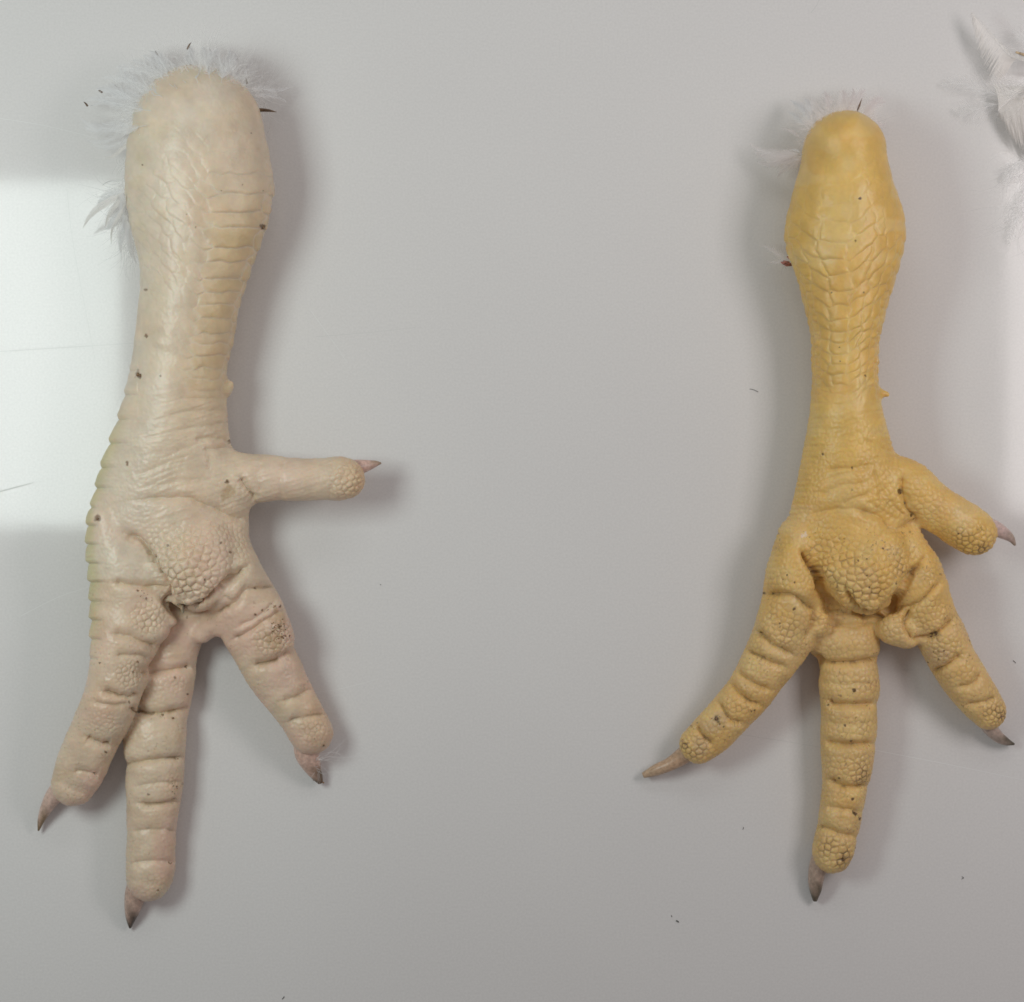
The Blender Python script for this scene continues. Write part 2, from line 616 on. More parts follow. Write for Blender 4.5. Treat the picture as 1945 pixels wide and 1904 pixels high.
def scute_field(u, s, half, cols, rows, jit, rng):
    """plates of the leg: weighted cells in (across, along); cols: (u, half width, half-row shift, row span)
    -> edge distance (units), tilt -1..1, cell id"""
    S = []
    for ci, (cu, cw, shift, span) in enumerate(cols):
        i = 0
        while i < len(rows) - 1:
            step = span
            a = rows[i]; b_ = rows[min(i + step, len(rows) - 1)]
            mid = (a + b_) / 2 + shift * (b_ - a) + rng.uniform(-jit, jit)
            S.append((cu + rng.uniform(-.06, .06) * min(1, cw / .14), mid, cw * rng.uniform(.82, 1.22), (b_ - a) / 2 * rng.uniform(.85, 1.2)))
            i += step
    S = np.array(S)
    n = len(u)
    e = np.empty(n); tl = np.empty(n); cid = np.empty(n, int); du = np.empty(n)
    for c0 in range(0, n, 40000):
        uu = u[c0:c0 + 40000, None]; ss = s[c0:c0 + 40000, None]
        D = np.sqrt(((uu - S[None, :, 0]) / S[None, :, 2]) ** 2 + ((ss - S[None, :, 1]) / S[None, :, 3]) ** 2)
        o = np.argpartition(D, 1, axis=1)[:, :2]
        d0 = np.take_along_axis(D, o[:, :1], 1)[:, 0]; d1 = np.take_along_axis(D, o[:, 1:2], 1)[:, 0]
        sw = d1 < d0
        i1 = np.where(sw, o[:, 1], o[:, 0])
        f1, f2 = np.minimum(d0, d1), np.maximum(d0, d1)
        e[c0:c0 + 40000] = (f2 - f1) * 0.5 * S[i1, 3]
        tl[c0:c0 + 40000] = (s[c0:c0 + 40000] - S[i1, 1]) / S[i1, 3]
        cid[c0:c0 + 40000] = i1
    return e, tl, cid


def tube(pts, sides=14, cols=None, squash=1.0):
    """pts: (x, y, z, radius); tapering horn; returns verts, faces, colours"""
    p = catmull(pts, 8)
    n = len(p)
    t = np.gradient(p[:, :3], axis=0); t /= np.linalg.norm(t, axis=1)[:, None]
    up = np.array([0, 0, 1.0])
    V = []; C = []
    for i in range(n):
        a = np.cross(t[i], up); a /= np.linalg.norm(a) + 1e-9
        b_ = np.cross(a, t[i])
        for k in range(sides):
            th = 2 * math.pi * k / sides
            V.append(p[i, :3] + (a * math.cos(th) * squash + b_ * math.sin(th)) * p[i, 3])
            if cols is not None:
                C.append(cols(i / (n - 1), th))
    F = []
    for i in range(n - 1):
        for k in range(sides):
            F.append((i * sides + k, i * sides + (k + 1) % sides, (i + 1) * sides + (k + 1) % sides, (i + 1) * sides + k))
    F.append(tuple(range(sides))[::-1]); F.append(tuple((n - 1) * sides + k for k in range(sides)))
    return np.array(V), F, (np.array(C) if cols is not None else None)


def height_map(V, nz):
    """highest point over each 2-unit cell of the foot"""
    x, y = seen(V)
    x0, y0 = x.min() - 4, y.min() - 4
    nx, ny = int((x.max() - x0) / 2) + 4, int((y.max() - y0) / 2) + 4
    H = np.zeros((nx, ny))
    np.maximum.at(H, (((x - x0) / 2).astype(int), ((y - y0) / 2).astype(int)), V[:, 2])

    def at(px, py):
        i, j = int((px - x0) / 2), int((py - y0) / 2)
        if 1 <= i < nx - 1 and 1 <= j < ny - 1:
            return float(H[i - 1:i + 2, j - 1:j + 2].max())
        return 0.0

    def flat(px, py):
        zs = [at(px + a, py + b) for a, b in ((0, 0), (7, 0), (-7, 0), (0, 7), (0, -7))]
        return zs[0] if min(zs) > 0.72 * zs[0] else 0.0
    return flat


def true_xy(px, py, z):
    k = 1 - z / HD
    return CX + (px - CX) * k, CY + (py - CY) * k


def crumbs(parent, spots, hmap, rng, name='dirt_crumbs'):
    """little jagged lumps of dried dirt stuck to the skin, one mesh"""
    V, F = [], []
    for px, py, r in spots:
        z = hmap(px, py)
        r = r * 0.58
        if z <= (14 if name == 'dirt_crumbs' else 2): continue
        x, y = true_xy(px, py, z)
        b0 = len(V)
        ang = rng.uniform(0, 6.28); el = rng.uniform(1, 1.7)
        ring = []
        for k in range(7):
            th = k / 7 * 6.283
            rr = r * rng.uniform(.65, 1.2)
            ex, ey = rr * math.cos(th) * el, rr * math.sin(th)
            V.append((x + ex * math.cos(ang) - ey * math.sin(ang), y + ex * math.sin(ang) + ey * math.cos(ang), z - r * 0.45))
        for k in range(7):
            q = V[b0 + k]
            V.append((x + (q[0] - x) * .6, y + (q[1] - y) * .6, z + r * rng.uniform(.15, .5)))
        V.append((x, y, z + r * rng.uniform(.3, .65)))
        for k in range(7):
            k2 = (k + 1) % 7
            F.append((b0 + k2, b0 + k, b0 + 7 + k, b0 + 7 + k2))
            F.append((b0 + 7 + k2, b0 + 7 + k, b0 + 14))
        F.append(tuple(b0 + k for k in range(7)))
    if V:
        o = mesh_obj(name, V, F, M_DIRT, parent, smooth=False)
        o['kind'] = 'stuff'
        return o


# ------------------------------------------------------------------ feathers
def feather_mesh(base, tip, width, bow, n, rng, down=0.5, wid=0.95, shaft=1.2, lift=6.0, back=0.12):
    """one feather lying roughly flat: a tapering shaft and two rows of barbs, each a thin curved strip"""
    b0 = np.array(base, float); t0 = np.array(tip, float)
    ax = t0 - b0
    ln = np.linalg.norm(ax)
    side = np.array([-ax[1], ax[0], 0]); side /= np.linalg.norm(side) + 1e-9
    V, F = [], []

    def pt(s):
        return b0 + ax * s + side * bow * math.sin(math.pi * s * 0.9) * s + np.array([0, 0, lift * math.sin(math.pi * s)])

    def strip(P, w):
        k0 = len(V)
        m_ = len(P)
        for i, p in enumerate(P):
            d = P[min(i + 1, m_ - 1)] - P[max(i - 1, 0)]
            q = np.array([-d[1], d[0], 0]); q /= np.linalg.norm(q) + 1e-9
            ww = w * (1 - 0.85 * i / (m_ - 1)) * 0.5
            V.append(p - q * ww); V.append(p + q * ww + np.array([0, 0, ww * .4]))
        for i in range(m_ - 1):
            F.append((k0 + 2 * i, k0 + 2 * i + 1, k0 + 2 * i + 3, k0 + 2 * i + 2))
    strip([pt(s) for s in np.linspace(0, 0.97, 12)], shaft)
    for i in range(n):
        s = back + (1 - back) * (i + rng.uniform(0, 1)) / n
        prof = math.sin(math.pi * min(1, (0.18 + 0.82 * s)) ** 0.85) ** 0.7 if s < 0.98 else 0.15
        for sg in (-1, 1):
            if rng.uniform(0, 1) < 0.08: continue
            p0 = pt(min(s, 1))
            fw = pt(min(s + 0.02, 1.02)) - pt(max(s - 0.02, 0)); fw /= np.linalg.norm(fw) + 1e-9
            sd = np.array([-fw[1], fw[0], 0]) * sg
            l_ = width * prof * rng.uniform(1 - 0.45 * down, 1 + 0.3 * down)
            a = math.radians(38 + rng.uniform(-1, 1) * 28 * down)
            d1 = fw * math.cos(a) + sd * math.sin(a)
            a2 = a * (0.55 + rng.uniform(-1, 1) * down * .9)
            d2 = fw * math.cos(a2) + sd * math.sin(a2)
            zz = np.array([0, 0, 1.0]) * rng.uniform(-1, 1) * down * l_ * 0.22
            p1 = p0 + d1 * l_ * .5; p2 = p1 + d2 * l_ * .35 + zz * .6; p3 = p2 + d2 * l_ * .25 + zz * .5 + sd * rng.uniform(-1, 1) * l_ * .12 * down
            P = [p0, p1, p2, p3]
            for q in P: q[2] = max(q[2], 0.6)
            strip(P, wid)
    return np.array(V), F


def fluff_mesh(items, rng):
    """loose down: (x, y, z, direction deg, spread deg, length, count, root spread)"""
    V, F = [], []
    for x, y, z, dr, sp, ln, cnt, rs in items:
        for _ in range(int(cnt * 0.5)):
            a = math.radians(dr + rng.normal(0, sp))
            p = np.array([x + rng.normal(0, rs), y + rng.normal(0, rs), max(2, z + rng.normal(0, rs * .7))])
            l_ = ln * rng.uniform(.4, 2.1)
            bend = rng.normal(0, 1.1)
            k0 = len(V)
            m_ = 5
            el = rng.uniform(-.45, .25)
            for i in range(m_):
                q = np.array([-math.sin(a), math.cos(a), 0.0])
                w = 0.65 * (1 - .8 * i / (m_ - 1)) * .5
                V.append(p - q * w); V.append(p + q * w + np.array([0, 0, w * .5]))
                p = p + np.array([math.cos(a), math.sin(a), el]) * l_ / (m_ - 1)
                p[2] = max(p[2], 0.8)
                a += bend * 0.3
            for i in range(m_ - 1):
                F.append((k0 + 2 * i, k0 + 2 * i + 1, k0 + 2 * i + 3, k0 + 2 * i + 2))
    return np.array(V), F


# ------------------------------------------------------------------ build one foot
def build_foot(cfg):
    rng = np.random.default_rng(cfg['seed'])
    vox = 3.0
    chains = [(make_chain(p) if p[0] != 'leg' else leg_chain(p[1]), k) for p, k in cfg['chains']]
    F, lo = foot_field(chains, vox)
    V0, Q0 = surface_nets(F, lo, vox)
    V, Nn, Q = refine(V0, Q0)
    # coarse normals for the seeds: from the field gradient is overkill, use height
    x, y = seen(V)
    nx_, ny_, nz = Nn[:, 0], Nn[:, 1], Nn[:, 2]

    # leg coordinates
    rows = np.array(cfg['leg_rows'], float)
    half = np.interp(y, rows[:, 0], (rows[:, 2] - rows[:, 1]) / 2)
    xc = np.interp(y, rows[:, 0], (rows[:, 1] + rows[:, 2]) / 2)
    u = np.clip((x - xc) / half, -1.1, 1.1)

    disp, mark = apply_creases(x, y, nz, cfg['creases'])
    for pts, amp, wide in cfg.get('ridges', []):
        d, sd, al = poly_dist(x, y, pts)
        disp += amp * np.exp(-(d / wide) ** 2) * sstep(-0.2, 0.2, nz)

    # small tubercle scales
    rw, rs, rc = blob_sum(x, y, cfg['retic'])
    base_amp = cfg['retic_base'] * sstep(cfg['leg_end'] - 60, cfg['leg_end'] + 120, y)
    amp = np.maximum(rw, base_amp)
    sp_fine = np.where(rc > 0.05, rs * rc + cfg['retic_sp'] * (1 - rc), cfg['retic_sp'])
    sel = np.where((nz > -0.4) & (amp > 0.02) & (y > cfg['leg_end'] - 70))[0]
    sub = sel[RNG.random(len(sel)) < 0.30]
    seeds = scatter_seeds(V[sub], nz[sub], sp_fine[sub])
    seeds = relax(V[sub], seeds, 5)
    wob = np.stack([noise2(x[sel], y[sel], 7, 11), noise2(x[sel], y[sel], 7, 12), 0 * sel], 1) * 0.9
    i1, i2 = nearest2(V[sel] + wob, seeds)
    A, B = seeds[i1], seeds[i2]
    dd = np.linalg.norm(A - B, axis=1) + 1e-6
    Pq = V[sel] + wob
    e = (np.sum((Pq - B) ** 2, 1) - np.sum((Pq - A) ** 2, 1)) / (2 * dd)
    rel = np.clip(e / (sp_fine[sel] * 0.47), 0, 1)
    dome = 1 - (1 - rel) ** 2.3
    cellr = rng.uniform(-1, 1, len(seeds))[i1]
    h = (dome - 0.7 + 0.10 * cellr) * sp_fine[sel] * 0.235
    disp[sel] += h * amp[sel]
    groove = np.zeros(len(V)); groove[sel] = np.exp(-(e / 1.3) ** 2) * amp[sel]

    # scutes of the leg
    leg_w = sstep(cfg['scute'][0], cfg['scute'][1], y) * (1 - sstep(cfg['scute'][2], cfg['scute'][3], y))
    ls = np.where((leg_w > 0.01) & (nz > -0.5))[0]
    un = np.arcsin(np.clip(u[ls], -0.999, 0.999)) / (math.pi / 2)      # unrolled round the leg
    un = 0.45 * un + 0.55 * u[ls]
    sy = y[ls] + cfg['row_bend'](u[ls], half[ls]) + 2.2 * noise2(x[ls], y[ls], 30, 21)
    un = un + .05 * noise2(x[ls], y[ls], 26, 22) + .03 * noise2(x[ls], y[ls], 11, 23)
    sy = sy + 3.5 * noise2(x[ls], y[ls], 17, 24)
    e2, tl, cid = scute_field(un, sy, half[ls], cfg['cols'], cfg['rows'], 3.2, rng)
    w = leg_w[ls] * cfg['scute_amp'](u[ls], y[ls])
    dome2 = 1 - np.exp(-e2 / 3.2)
    hh = (dome2 - 0.7) * 3.0 + np.clip(tl, -1.3, 1.3) * 2.3 * dome2
    cr_ = rng.uniform(-1, 1, 4000)
    hh += cr_[cid] * 0.5
    disp[ls] += hh * w
    sgro = np.zeros(len(V)); sgro[ls] = np.exp(-(e2 / 1.5) ** 2) * w
    scell = np.zeros(len(V)); scell[ls] = w * (0.6 + 0.4 * cr_[cid]) * sstep(0.5, 3, e2)

    # skin folds and general unevenness
    fold_w = cfg['fold'](x, y)
    fx = x + 9 * noise2(x, y, 60, 31); fy = y + cfg['fold_tilt'] * (x - xc) + 12 * noise2(x, y, (90, 60), 32)
    fold = noise2(fx, fy, (85, 6.0), 33) + 0.6 * noise2(fx, fy, (40, 3.6), 34)
    disp += fold * 0.5 * fold_w * sstep(-.2, .3, nz)
    disp += 1.6 * noise2(x, y, 48, 35) + 0.7 * noise2(x, y, 19, 36) + 0.18 * noise2(x, y, 4, 37) + cfg['fine'] * noise2(x, y, (9, 4.5), 38) * sstep(cfg['leg_end'] - 80, cfg['leg_end'] + 60, y)
    disp += cfg['profile'](x, y, u, nx_, nz)

    V = V + Nn * disp[:, None]
    V[:, 2] = np.maximum(V[:, 2], 0.25)

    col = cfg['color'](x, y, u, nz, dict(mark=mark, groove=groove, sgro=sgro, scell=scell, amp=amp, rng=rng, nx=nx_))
    hmap = height_map(V, nz)
    root = empty(cfg['name'], W(*cfg['origin'], 0))
    tag(root, cfg['label'], 'chicken foot', 'severed chicken feet lying on the board')
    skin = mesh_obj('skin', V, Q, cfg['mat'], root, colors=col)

    for pts, style in cfg['claws']:
        base, tipc = style

        def cc(s, th, base=base, tipc=tipc):
            k = sstep(0.45, 0.9, s + 0.12 * math.sin(th * 2 + s * 9))
            return tuple(base[i] * (1 - k) + tipc[i] * k for i in range(3))
        P = [(*true_xy(a, b_, z), z, r * 1.14) for a, b_, z, r in pts]
        cv, cf, cc_ = tube(P, 14, cc, 0.92)
        mesh_obj('claw', cv, cf, M_CLAW, root, colors=cc_)
    for a, b_, r0, z in cfg['quills']:
        P = [(a[0], a[1], z, r0), ((a[0] * .5 + b_[0] * .5), (a[1] * .5 + b_[1] * .5) - 1, z + 2, r0 * .8), (b_[0], b_[1], z + 1, 0.3)]
        cv, cf, _ = tube(P, 6)
        mesh_obj('quill', cv, cf, M_QUILL, root)
    for args, kw in cfg['feathers']:
        mat = kw.pop('mat', M_FEATHER)
        fv, ff = feather_mesh(*args, rng=rng, **kw)
        mesh_obj('feather', fv, ff, mat, root)
    fv, ff = fluff_mesh(cfg['fluff'], rng)
    o = mesh_obj('down', fv, ff, cfg['down_mat'], root)
    o['kind'] = 'stuff'
    crumbs(root, cfg['crumbs'](rng), hmap, rng)
    print('foot', cfg['name'], len(V), len(Q), len(seeds), round(time.time() - T0, 1))
    return root, hmap


def mixc(c, d, k):
    k = np.clip(k, 0, 1)[:, None]
    return c * (1 - k) + np.array(d)[None, :] * k


def spots_mask(x, y, spots):
    m_ = np.zeros(x.shape)
    for sx, sy, r in spots:
        sel = np.where((abs(x - sx) < r * 2.5) & (abs(y - sy) < r * 2.5))[0]
        if len(sel):
            d = np.hypot(x[sel] - sx, y[sel] - sy) / r + 0.55 * noise2(x[sel], y[sel], r * .8, 51)
            m_[sel] = np.maximum(m_[sel], 1 - sstep(.55, 1.15, d))
    return m_


def shift(P, *a):
    return [(p[0], p[1]) + tuple(a) for p in P]


# ================================================================== pale foot (left)
rows_l = [(250, 252, 499, 112, 106), (270, 242, 507, 112, 106),
          (320, 238, 517, 112, 106), (365, 239, 520, 110, 104), (410, 245, 515, 108, 102), (455, 255, 499, 106, 100),
          (500, 266, 481, 103, 96), (550, 267, 464, 100, 92), (600, 262, 452, 98, 88), (650, 256, 443, 96, 85),
          (700, 248, 433, 95, 82), (750, 238, 429, 95, 80), (800, 222, 432, 95, 78), (850, 206, 440, 94, 76),
          (900, 188, 455, 92, 74), (950, 176, 470, 90, 72), (1000, 170, 474, 88, 70), (1050, 169, 474, 85, 66), (1090, 190, 470, 82, 60)]
chains_l = [
    (('leg', rows_l), 10),
    # toes: outer left, middle, right, hind
    ([(236, 1040, 66, 84, 62), (233, 1100, 63, 84, 60), (240, 1160, 68, 96, 60), (240, 1205, 66, 100, 58), (226, 1250, 54, 106, 52), (219, 1300, 54, 106, 50), (202, 1350, 53, 97, 48),
      (180, 1400, 50, 80, 46), (157, 1450, 49, 66, 44), (139, 1490, 42, 54, 38)], 12),
    ([(345, 1130, 50, 50, 36), (338, 1200, 50, 46, 38), (322, 1250, 50, 44, 40), (312, 1300, 58, 43, 41), (301, 1350, 55, 43, 41), (293, 1400, 60, 49, 45), (294, 1450, 56, 48, 44),
      (293, 1500, 53, 47, 43), (290, 1550, 48, 46, 42), (288, 1600, 47, 45, 41), (286, 1650, 47, 44, 40), (284, 1668, 44, 43, 37)], 3),
    ([(420, 1090, 62, 80, 60), (455, 1135, 66, 78, 58), (484, 1190, 65, 74, 54), (503, 1240, 57, 68, 50), (535, 1300, 51, 62, 46), (566, 1350, 44, 56, 42), (590, 1392, 42, 50, 38)], 10),
    ([(405, 925, 62, 92, 58), (455, 912, 52, 100, 46), (510, 908, 44, 104, 41), (560, 911, 41, 106, 39), (605, 910, 40, 106, 38), (640, 909, 42, 106, 40), (654, 909, 39, 105, 37)], 16),
    ([(205, 985, 34, 92, 56), (222, 1040, 52, 98, 58), (238, 1090, 60, 102, 58), (248, 1125, 60, 102, 56)], 9),
    ([(438, 1050, 40, 92, 50), (452, 1085, 44, 94, 52), (458, 1115, 46, 92, 50)], 9),
    ([(325, 1115, 50, 54, 42), (375, 1140, 48, 52, 38), (425, 1145, 40, 58, 42)], 10),
    # big sole pad
    ([(340, 1010, 86, 112, 46), (362, 1060, 88, 128, 54), (368, 1105, 60, 126, 50), (366, 1134, 32, 116, 40)], 6),
    # toe root pad, flaps, spur
    ([(278, 1158, 44, 112, 34), (282, 1185, 42, 110, 32)], 8),
    ([(318, 1176, 15, 112, 16), (326, 1180, 10, 108, 13)], 5),
    ([(425, 1180, 26, 84, 26), (402, 1190, 20, 78, 22), (383, 1205, 18, 70, 20)], 10),
    ([(495, 1172, 48, 96, 34), (513, 1215, 48, 90, 34)], 8),
    ([(428, 738, 16, 95, 16), (438, 728, 5.5, 98, 6)], 8),
    ([(258, 1285, 26, 98, 30)] + [(254, 1290, 26, 98, 30)], 8),
]
creases_l = [
    (L3((560, 185), (650, 240), (710, 330), (740, 410), (785, 480), (800, 550), (860, 605)), 12, 9),
    (L3((850, 605), (950, 605), (1050, 530), (1130, 450), (1240, 365)), 10, 8),
    (L2((400, 1232), (640, 1225), (720, 1250), (860, 1310), (975, 1342)), 5, 9),
    (L2((925, 1120), (960, 1180), (1005, 1245)), 7, 9),
    (L2((770, 1000), (765, 1080), (775, 1140)), 1.20, 8),
    (L2((690, 925), (800, 915), (880, 940)), 2.10, 6),
    (L2((740, 980), (820, 972), (885, 948)), 2.10, 6),
    (L2((540, 1015), (690, 955), (760, 925)), 1.32, 6),
    (L2((610, 720), (700, 716), (830, 715)), 1.08, 6), (L2((550, 800), (680, 782), (840, 775)), 1.20, 6),
    (L2((600, 880), (720, 860), (850, 840)), 0.96, 6), (L2((400, 1110), (560, 1040), (660, 1010)), 0.90, 6),
    (L2((420, 1170), (560, 1150), (760, 1120)), 0.96, 7),
    # outer toe
    (L3((510, 455), (600, 468), (720, 485), (780, 500)), 5, 8),
    (L3((500, 735), (600, 748), (690, 790), (750, 805)), 5.5, 9),
    (L3((520, 850), (620, 852), (710, 870)), 3, 7),
    (L3((440, 1042), (530, 1070), (600, 1082), (650, 1062)), 6, 9),
    (L3((400, 1105), (480, 1120), (600, 1120)), 2.4, 7),
    (L3((360, 1298), (430, 1335), (500, 1342)), 6, 9),
    (L4((290, 400), (350, 405), (430, 425)), 3, 9),
    # middle toe
    (L3((660, 945), (800, 932), (940, 915)), 6, 9),
    (L3((600, 1140), (720, 1165), (830, 1157), (920, 1142)), 7, 9),
    (L4((560, 362), (720, 342), (890, 322)), 5.5, 8),
    (L4((640, 572), (750, 577), (860, 563)), 5.5, 8),
    (L4((620, 480), (740, 460), (880, 455)), 1.5, 5),
    (L4((600, 725), (720, 712), (850, 718)), 2.2, 9), (L4((600, 895), (720, 885), (850, 890)), 3, 9),
    # inner toe
    (L3((1400, 470), (1290, 482), (1220, 510), (1180, 560), (1100, 600), (1020, 645)), 5, 8),
    (L3((1430, 605), (1320, 670), (1230, 730), (1150, 765)), 4, 7),
    (L3((1380, 560), (1290, 640), (1180, 690)), 2.5, 6),
    (L3((1270, 905), (1350, 892), (1470, 845)), 6, 9),
    (L3((1420, 1100), (1500, 1075), (1570, 1030)), 3.5, 9),
    (L3((1450, 1215), (1560, 1180), (1650, 1165)), 3.5, 9),
    (L3((1100, 520), (1160, 560), (1230, 470)), 1.6, 6),
    # hind toe
    (L2((1030, 1040), (1010, 1100), (1030, 1200)), 1.8, 8), (L2((1150, 1030), (1130, 1110), (1140, 1240)), 1.2, 7),
    (L2((1390, 1040), (1400, 1080), (1380, 1230)), 1.5, 9),
]
Pd = lambda V_, x_, y_: V_((x_, y_))[0]
retic_l = [
    (*Pd(L3, 910, 370), 66, 80, -8, 17.5, 1.15), (*Pd(L3, 780, 300), 40, 60, -20, 11, .8), (*Pd(L3, 1120, 270), 55, 60, 0, 11, .5),
    (*Pd(L3, 690, 640), 38, 36, 0, 11.5, .9), (*Pd(L3, 590, 955), 30, 30, 0, 10, .7), (*Pd(L3, 450, 1215), 30, 30, 0, 9, .5),
    (*Pd(L3, 1370, 750), 42, 40, -25, 12.5, .9), (*Pd(L3, 1590, 1270), 34, 30, 0, 10, .5),
    (*Pd(L3, 820, 1000), 36, 26, 0, 9.5, .45), (*Pd(L2, 1470, 1140), 40, 38, 0, 12, .85), (*Pd(L2, 870, 1190), 40, 40, 0, 12, .3),
    (*Pd(L4, 720, 1020), 34, 26, 0, 10, .35), (*Pd(L4, 800, 470), 34, 24, 0, 9, .4), (*Pd(L4, 300, 510), 26, 22, 0, 9, .35),
]


def color_l(x, y, u, nz, g):
    n = len(x)
    c = np.tile(np.array([0.72, 0.585, 0.44]), (n, 1))
    leg = 1 - sstep(700, 860, y)
    c = mixc(c, (0.72, 0.625, 0.50), 0.85 * sstep(.15, -.6, u) * (y < 1100))            # paler inner side
    c = mixc(c, (0.67, 0.50, 0.275), leg * sstep(-.1, .5, u) * sstep(300, 470, y) * (0.45 + .5 * g['scell']))   # ochre plates
    c = mixc(c, (0.735, 0.645, 0.525), 0.85 * (1 - sstep(190, 330, y)) * sstep(1, .2, abs(u)))
    c = mixc(c, (0.70, 0.56, 0.36), 0.2 * leg * sstep(0.05, 0.5, noise2(x, y, 40, 61)))
    c = mixc(c, (0.80, 0.71, 0.57), 0.55 * g['sgro'])                                    # pale plate edges
    pink = sstep(-0.4, 0.5, noise2(x, y, 70, 62)) * sstep(900, 1200, y) * .8
    c = mixc(c, (0.735, 0.535, 0.425), pink)
    hall = np.exp(-(((x - 530) / 60) ** 2 + ((y - 905) / 30) ** 2))
    c = mixc(c, (0.79, 0.61, 0.49), .7 * hall)
    rt = np.exp(-(((x - 600) / 30) ** 2 + ((y - 1350) / 60) ** 2))
    c = mixc(c, (0.76, 0.52, 0.34), .6 * rt)
    c = mixc(c, (0.60, 0.43, 0.22), .55 * g['mark'] * sstep(-.3, .5, noise2(x, y, 15, 63)))  # soiled folds; the brown also puts some crease shading into the colour
    c = mixc(c, (0.62, 0.42, 0.21), .38 * g['groove'])
    tipc = sstep(620, 690, x) * (abs(y - 905) < 70)
    c = mixc(c, (0.70, 0.49, 0.27), .55 * tipc)
    edge = sstep(-.5, -.9, g['nx']) * sstep(740, 860, y) * (1 - sstep(1180, 1260, y)) * (x < 262)
    c = mixc(c, (0.58, 0.53, 0.26), .75 * edge)                                          # greenish yellow plate rim
    yl = spots_mask(x, y, [(262, 425, 13), (268, 445, 12), (258, 350, 16), (276, 490, 12), (300, 248, 26), (330, 245, 14), (270, 300, 18)])
    c = mixc(c, (0.68, 0.59, 0.36), .18 * yl)
    sp = spots_mask(x, y, dirt_l)
    c = mixc(c, (0.17, 0.095, 0.05), .75 * sp)
    fine = (noise2(x, y, 3.2, 64) > 0.72) * (noise2(x, y, 26, 65) > .25) * (y > 1100)
    c = mixc(c, (0.22, 0.13, 0.07), .6 * fine * (0.35 + g['groove']))
    grime = sstep(.1, .5, noise2(x, y, 24, 66)) * (y > 1080)
    c = mixc(c, (0.30, 0.19, 0.10), .85 * grime * np.clip(1.2 * g['mark'] + .5 * g['groove'], 0, 1))
    c = mixc(c, (0.62, 0.47, 0.31), .35 * sstep(.25, .6, noise2(x, y, 34, 67)) * (y > 1080))
    c = c * (1 + .025 * noise2(x, y, 16, 68) + .03 * noise2(x, y, 6, 69))[:, None] * (1 + np.array([.0, -.03, -.04])[None, :] * sstep(.1, .6, noise2(x, y, 55, 70))[:, None])
    st = spots_mask(x, y, [(*Pd(L3, 1385, 760), 20), (*Pd(L3, 1410, 640), 16), (*Pd(L4, 1610, 380), 14), (*Pd(L2, 860, 1195), 14)])
    c = mixc(c, (0.45, 0.30, 0.15), .5 * st)
    return c


dirt_l = [(*p, 1.6) for p in L1((1305, 775), (1245, 1125), (1100, 1165), (865, 1327), (928, 1415), (1385, 1165), (585, 1838), (560, 990))]
dirt_l += [(*Pd(L1, 1385, 1415), 6), (*Pd(L2, 400, 592), 7), (*Pd(L2, 412, 598), 5), (*Pd(L2, 516, 600), 2), (*Pd(L2, 445, 395), 3.5),
           (*Pd(L2, 440, 156), 3), (*Pd(L2, 345, 1050), 4), (*Pd(L2, 195, 1333), 6), (*Pd(L2, 858, 1140), 5), (*Pd(L2, 880, 932), 4)]
dirt_l += [(*p, 2.6) for p in L3((685, 543), (640, 500), (870, 605), (905, 645), (970, 547), (1000, 440), (430, 893), (640, 887), (617, 942),
                                 (915, 915), (600, 1110), (630, 1158), (775, 1172), (830, 1190), (1315, 605), (1380, 585), (1410, 585),
                                 (1275, 630), (1380, 700), (1405, 695), (1440, 745), (1420, 750), (1460, 745), (1595, 1302), (1645, 1338), (465, 1375),
                                 (1290, 485), (800, 255), (840, 970), (910, 1060), (1090, 240), (1140, 290))]
dirt_l += [(*p, 2.6) for p in L4((695, 523), (850, 480), (880, 465), (840, 548), (820, 895), (750, 1043), (855, 330), (465, 295), (405, 413), (400, 700))]


def crumbs_l(rng):
    out = [(sx, sy, r * rng.uniform(.5, .95)) for sx, sy, r in dirt_l if (sy > 1050 and rng.random() < .5) or r > 4]
    bx, by = Pd(L3, 1395, 705)
    for _ in range(34):
        out.append((bx + rng.normal(0, 9), by + rng.normal(0, 9), rng.uniform(1.0, 2.6)))
    bx, by = Pd(L3, 1420, 760)
    for _ in range(14):
        out.append((bx + rng.normal(0, 9), by + rng.normal(0, 7), rng.uniform(.8, 1.8)))
    for cx_, cy_, n_ in ((*Pd(L4, 860, 480), 12), (*Pd(L4, 845, 550), 8), (*Pd(L3, 690, 530), 9), (*Pd(L3, 1350, 600), 8), (*Pd(L4, 760, 1060), 6)):
        for _ in range(n_):
            out.append((cx_ + rng.normal(0, 9), cy_ + rng.normal(0, 5), rng.uniform(.7, 1.6)))
    return out


def profile_l(x, y, u, nx_, nz):
    # rim of front plates along the inner outline
    ph = np.where(y < 900, (y - 750) / 46.0, (y - 900) / 36.0 + 3.26)
    fr = ph - np.floor(ph)
    saw = np.where(fr < .82, np.sqrt(np.clip(fr / .82, 0, 1)), np.sqrt(np.clip((1 - fr) / .18, 0, 1)))
    w = sstep(-.35, -.8, nx_) * sstep(610, 800, y) * (1 - sstep(1200, 1290, y)) * (x < 262)
    return (saw - .55) * 7.5 * w


def fl(V_, b_, t_, z0, z1, width, bow=10, n=70, **kw):
    p0 = Pd(V_, *b_); p1 = Pd(V_, *t_)
    return ((( *true_xy(*p0, z0), z0), (*true_xy(*p1, z1), z1), width, bow, n), kw)


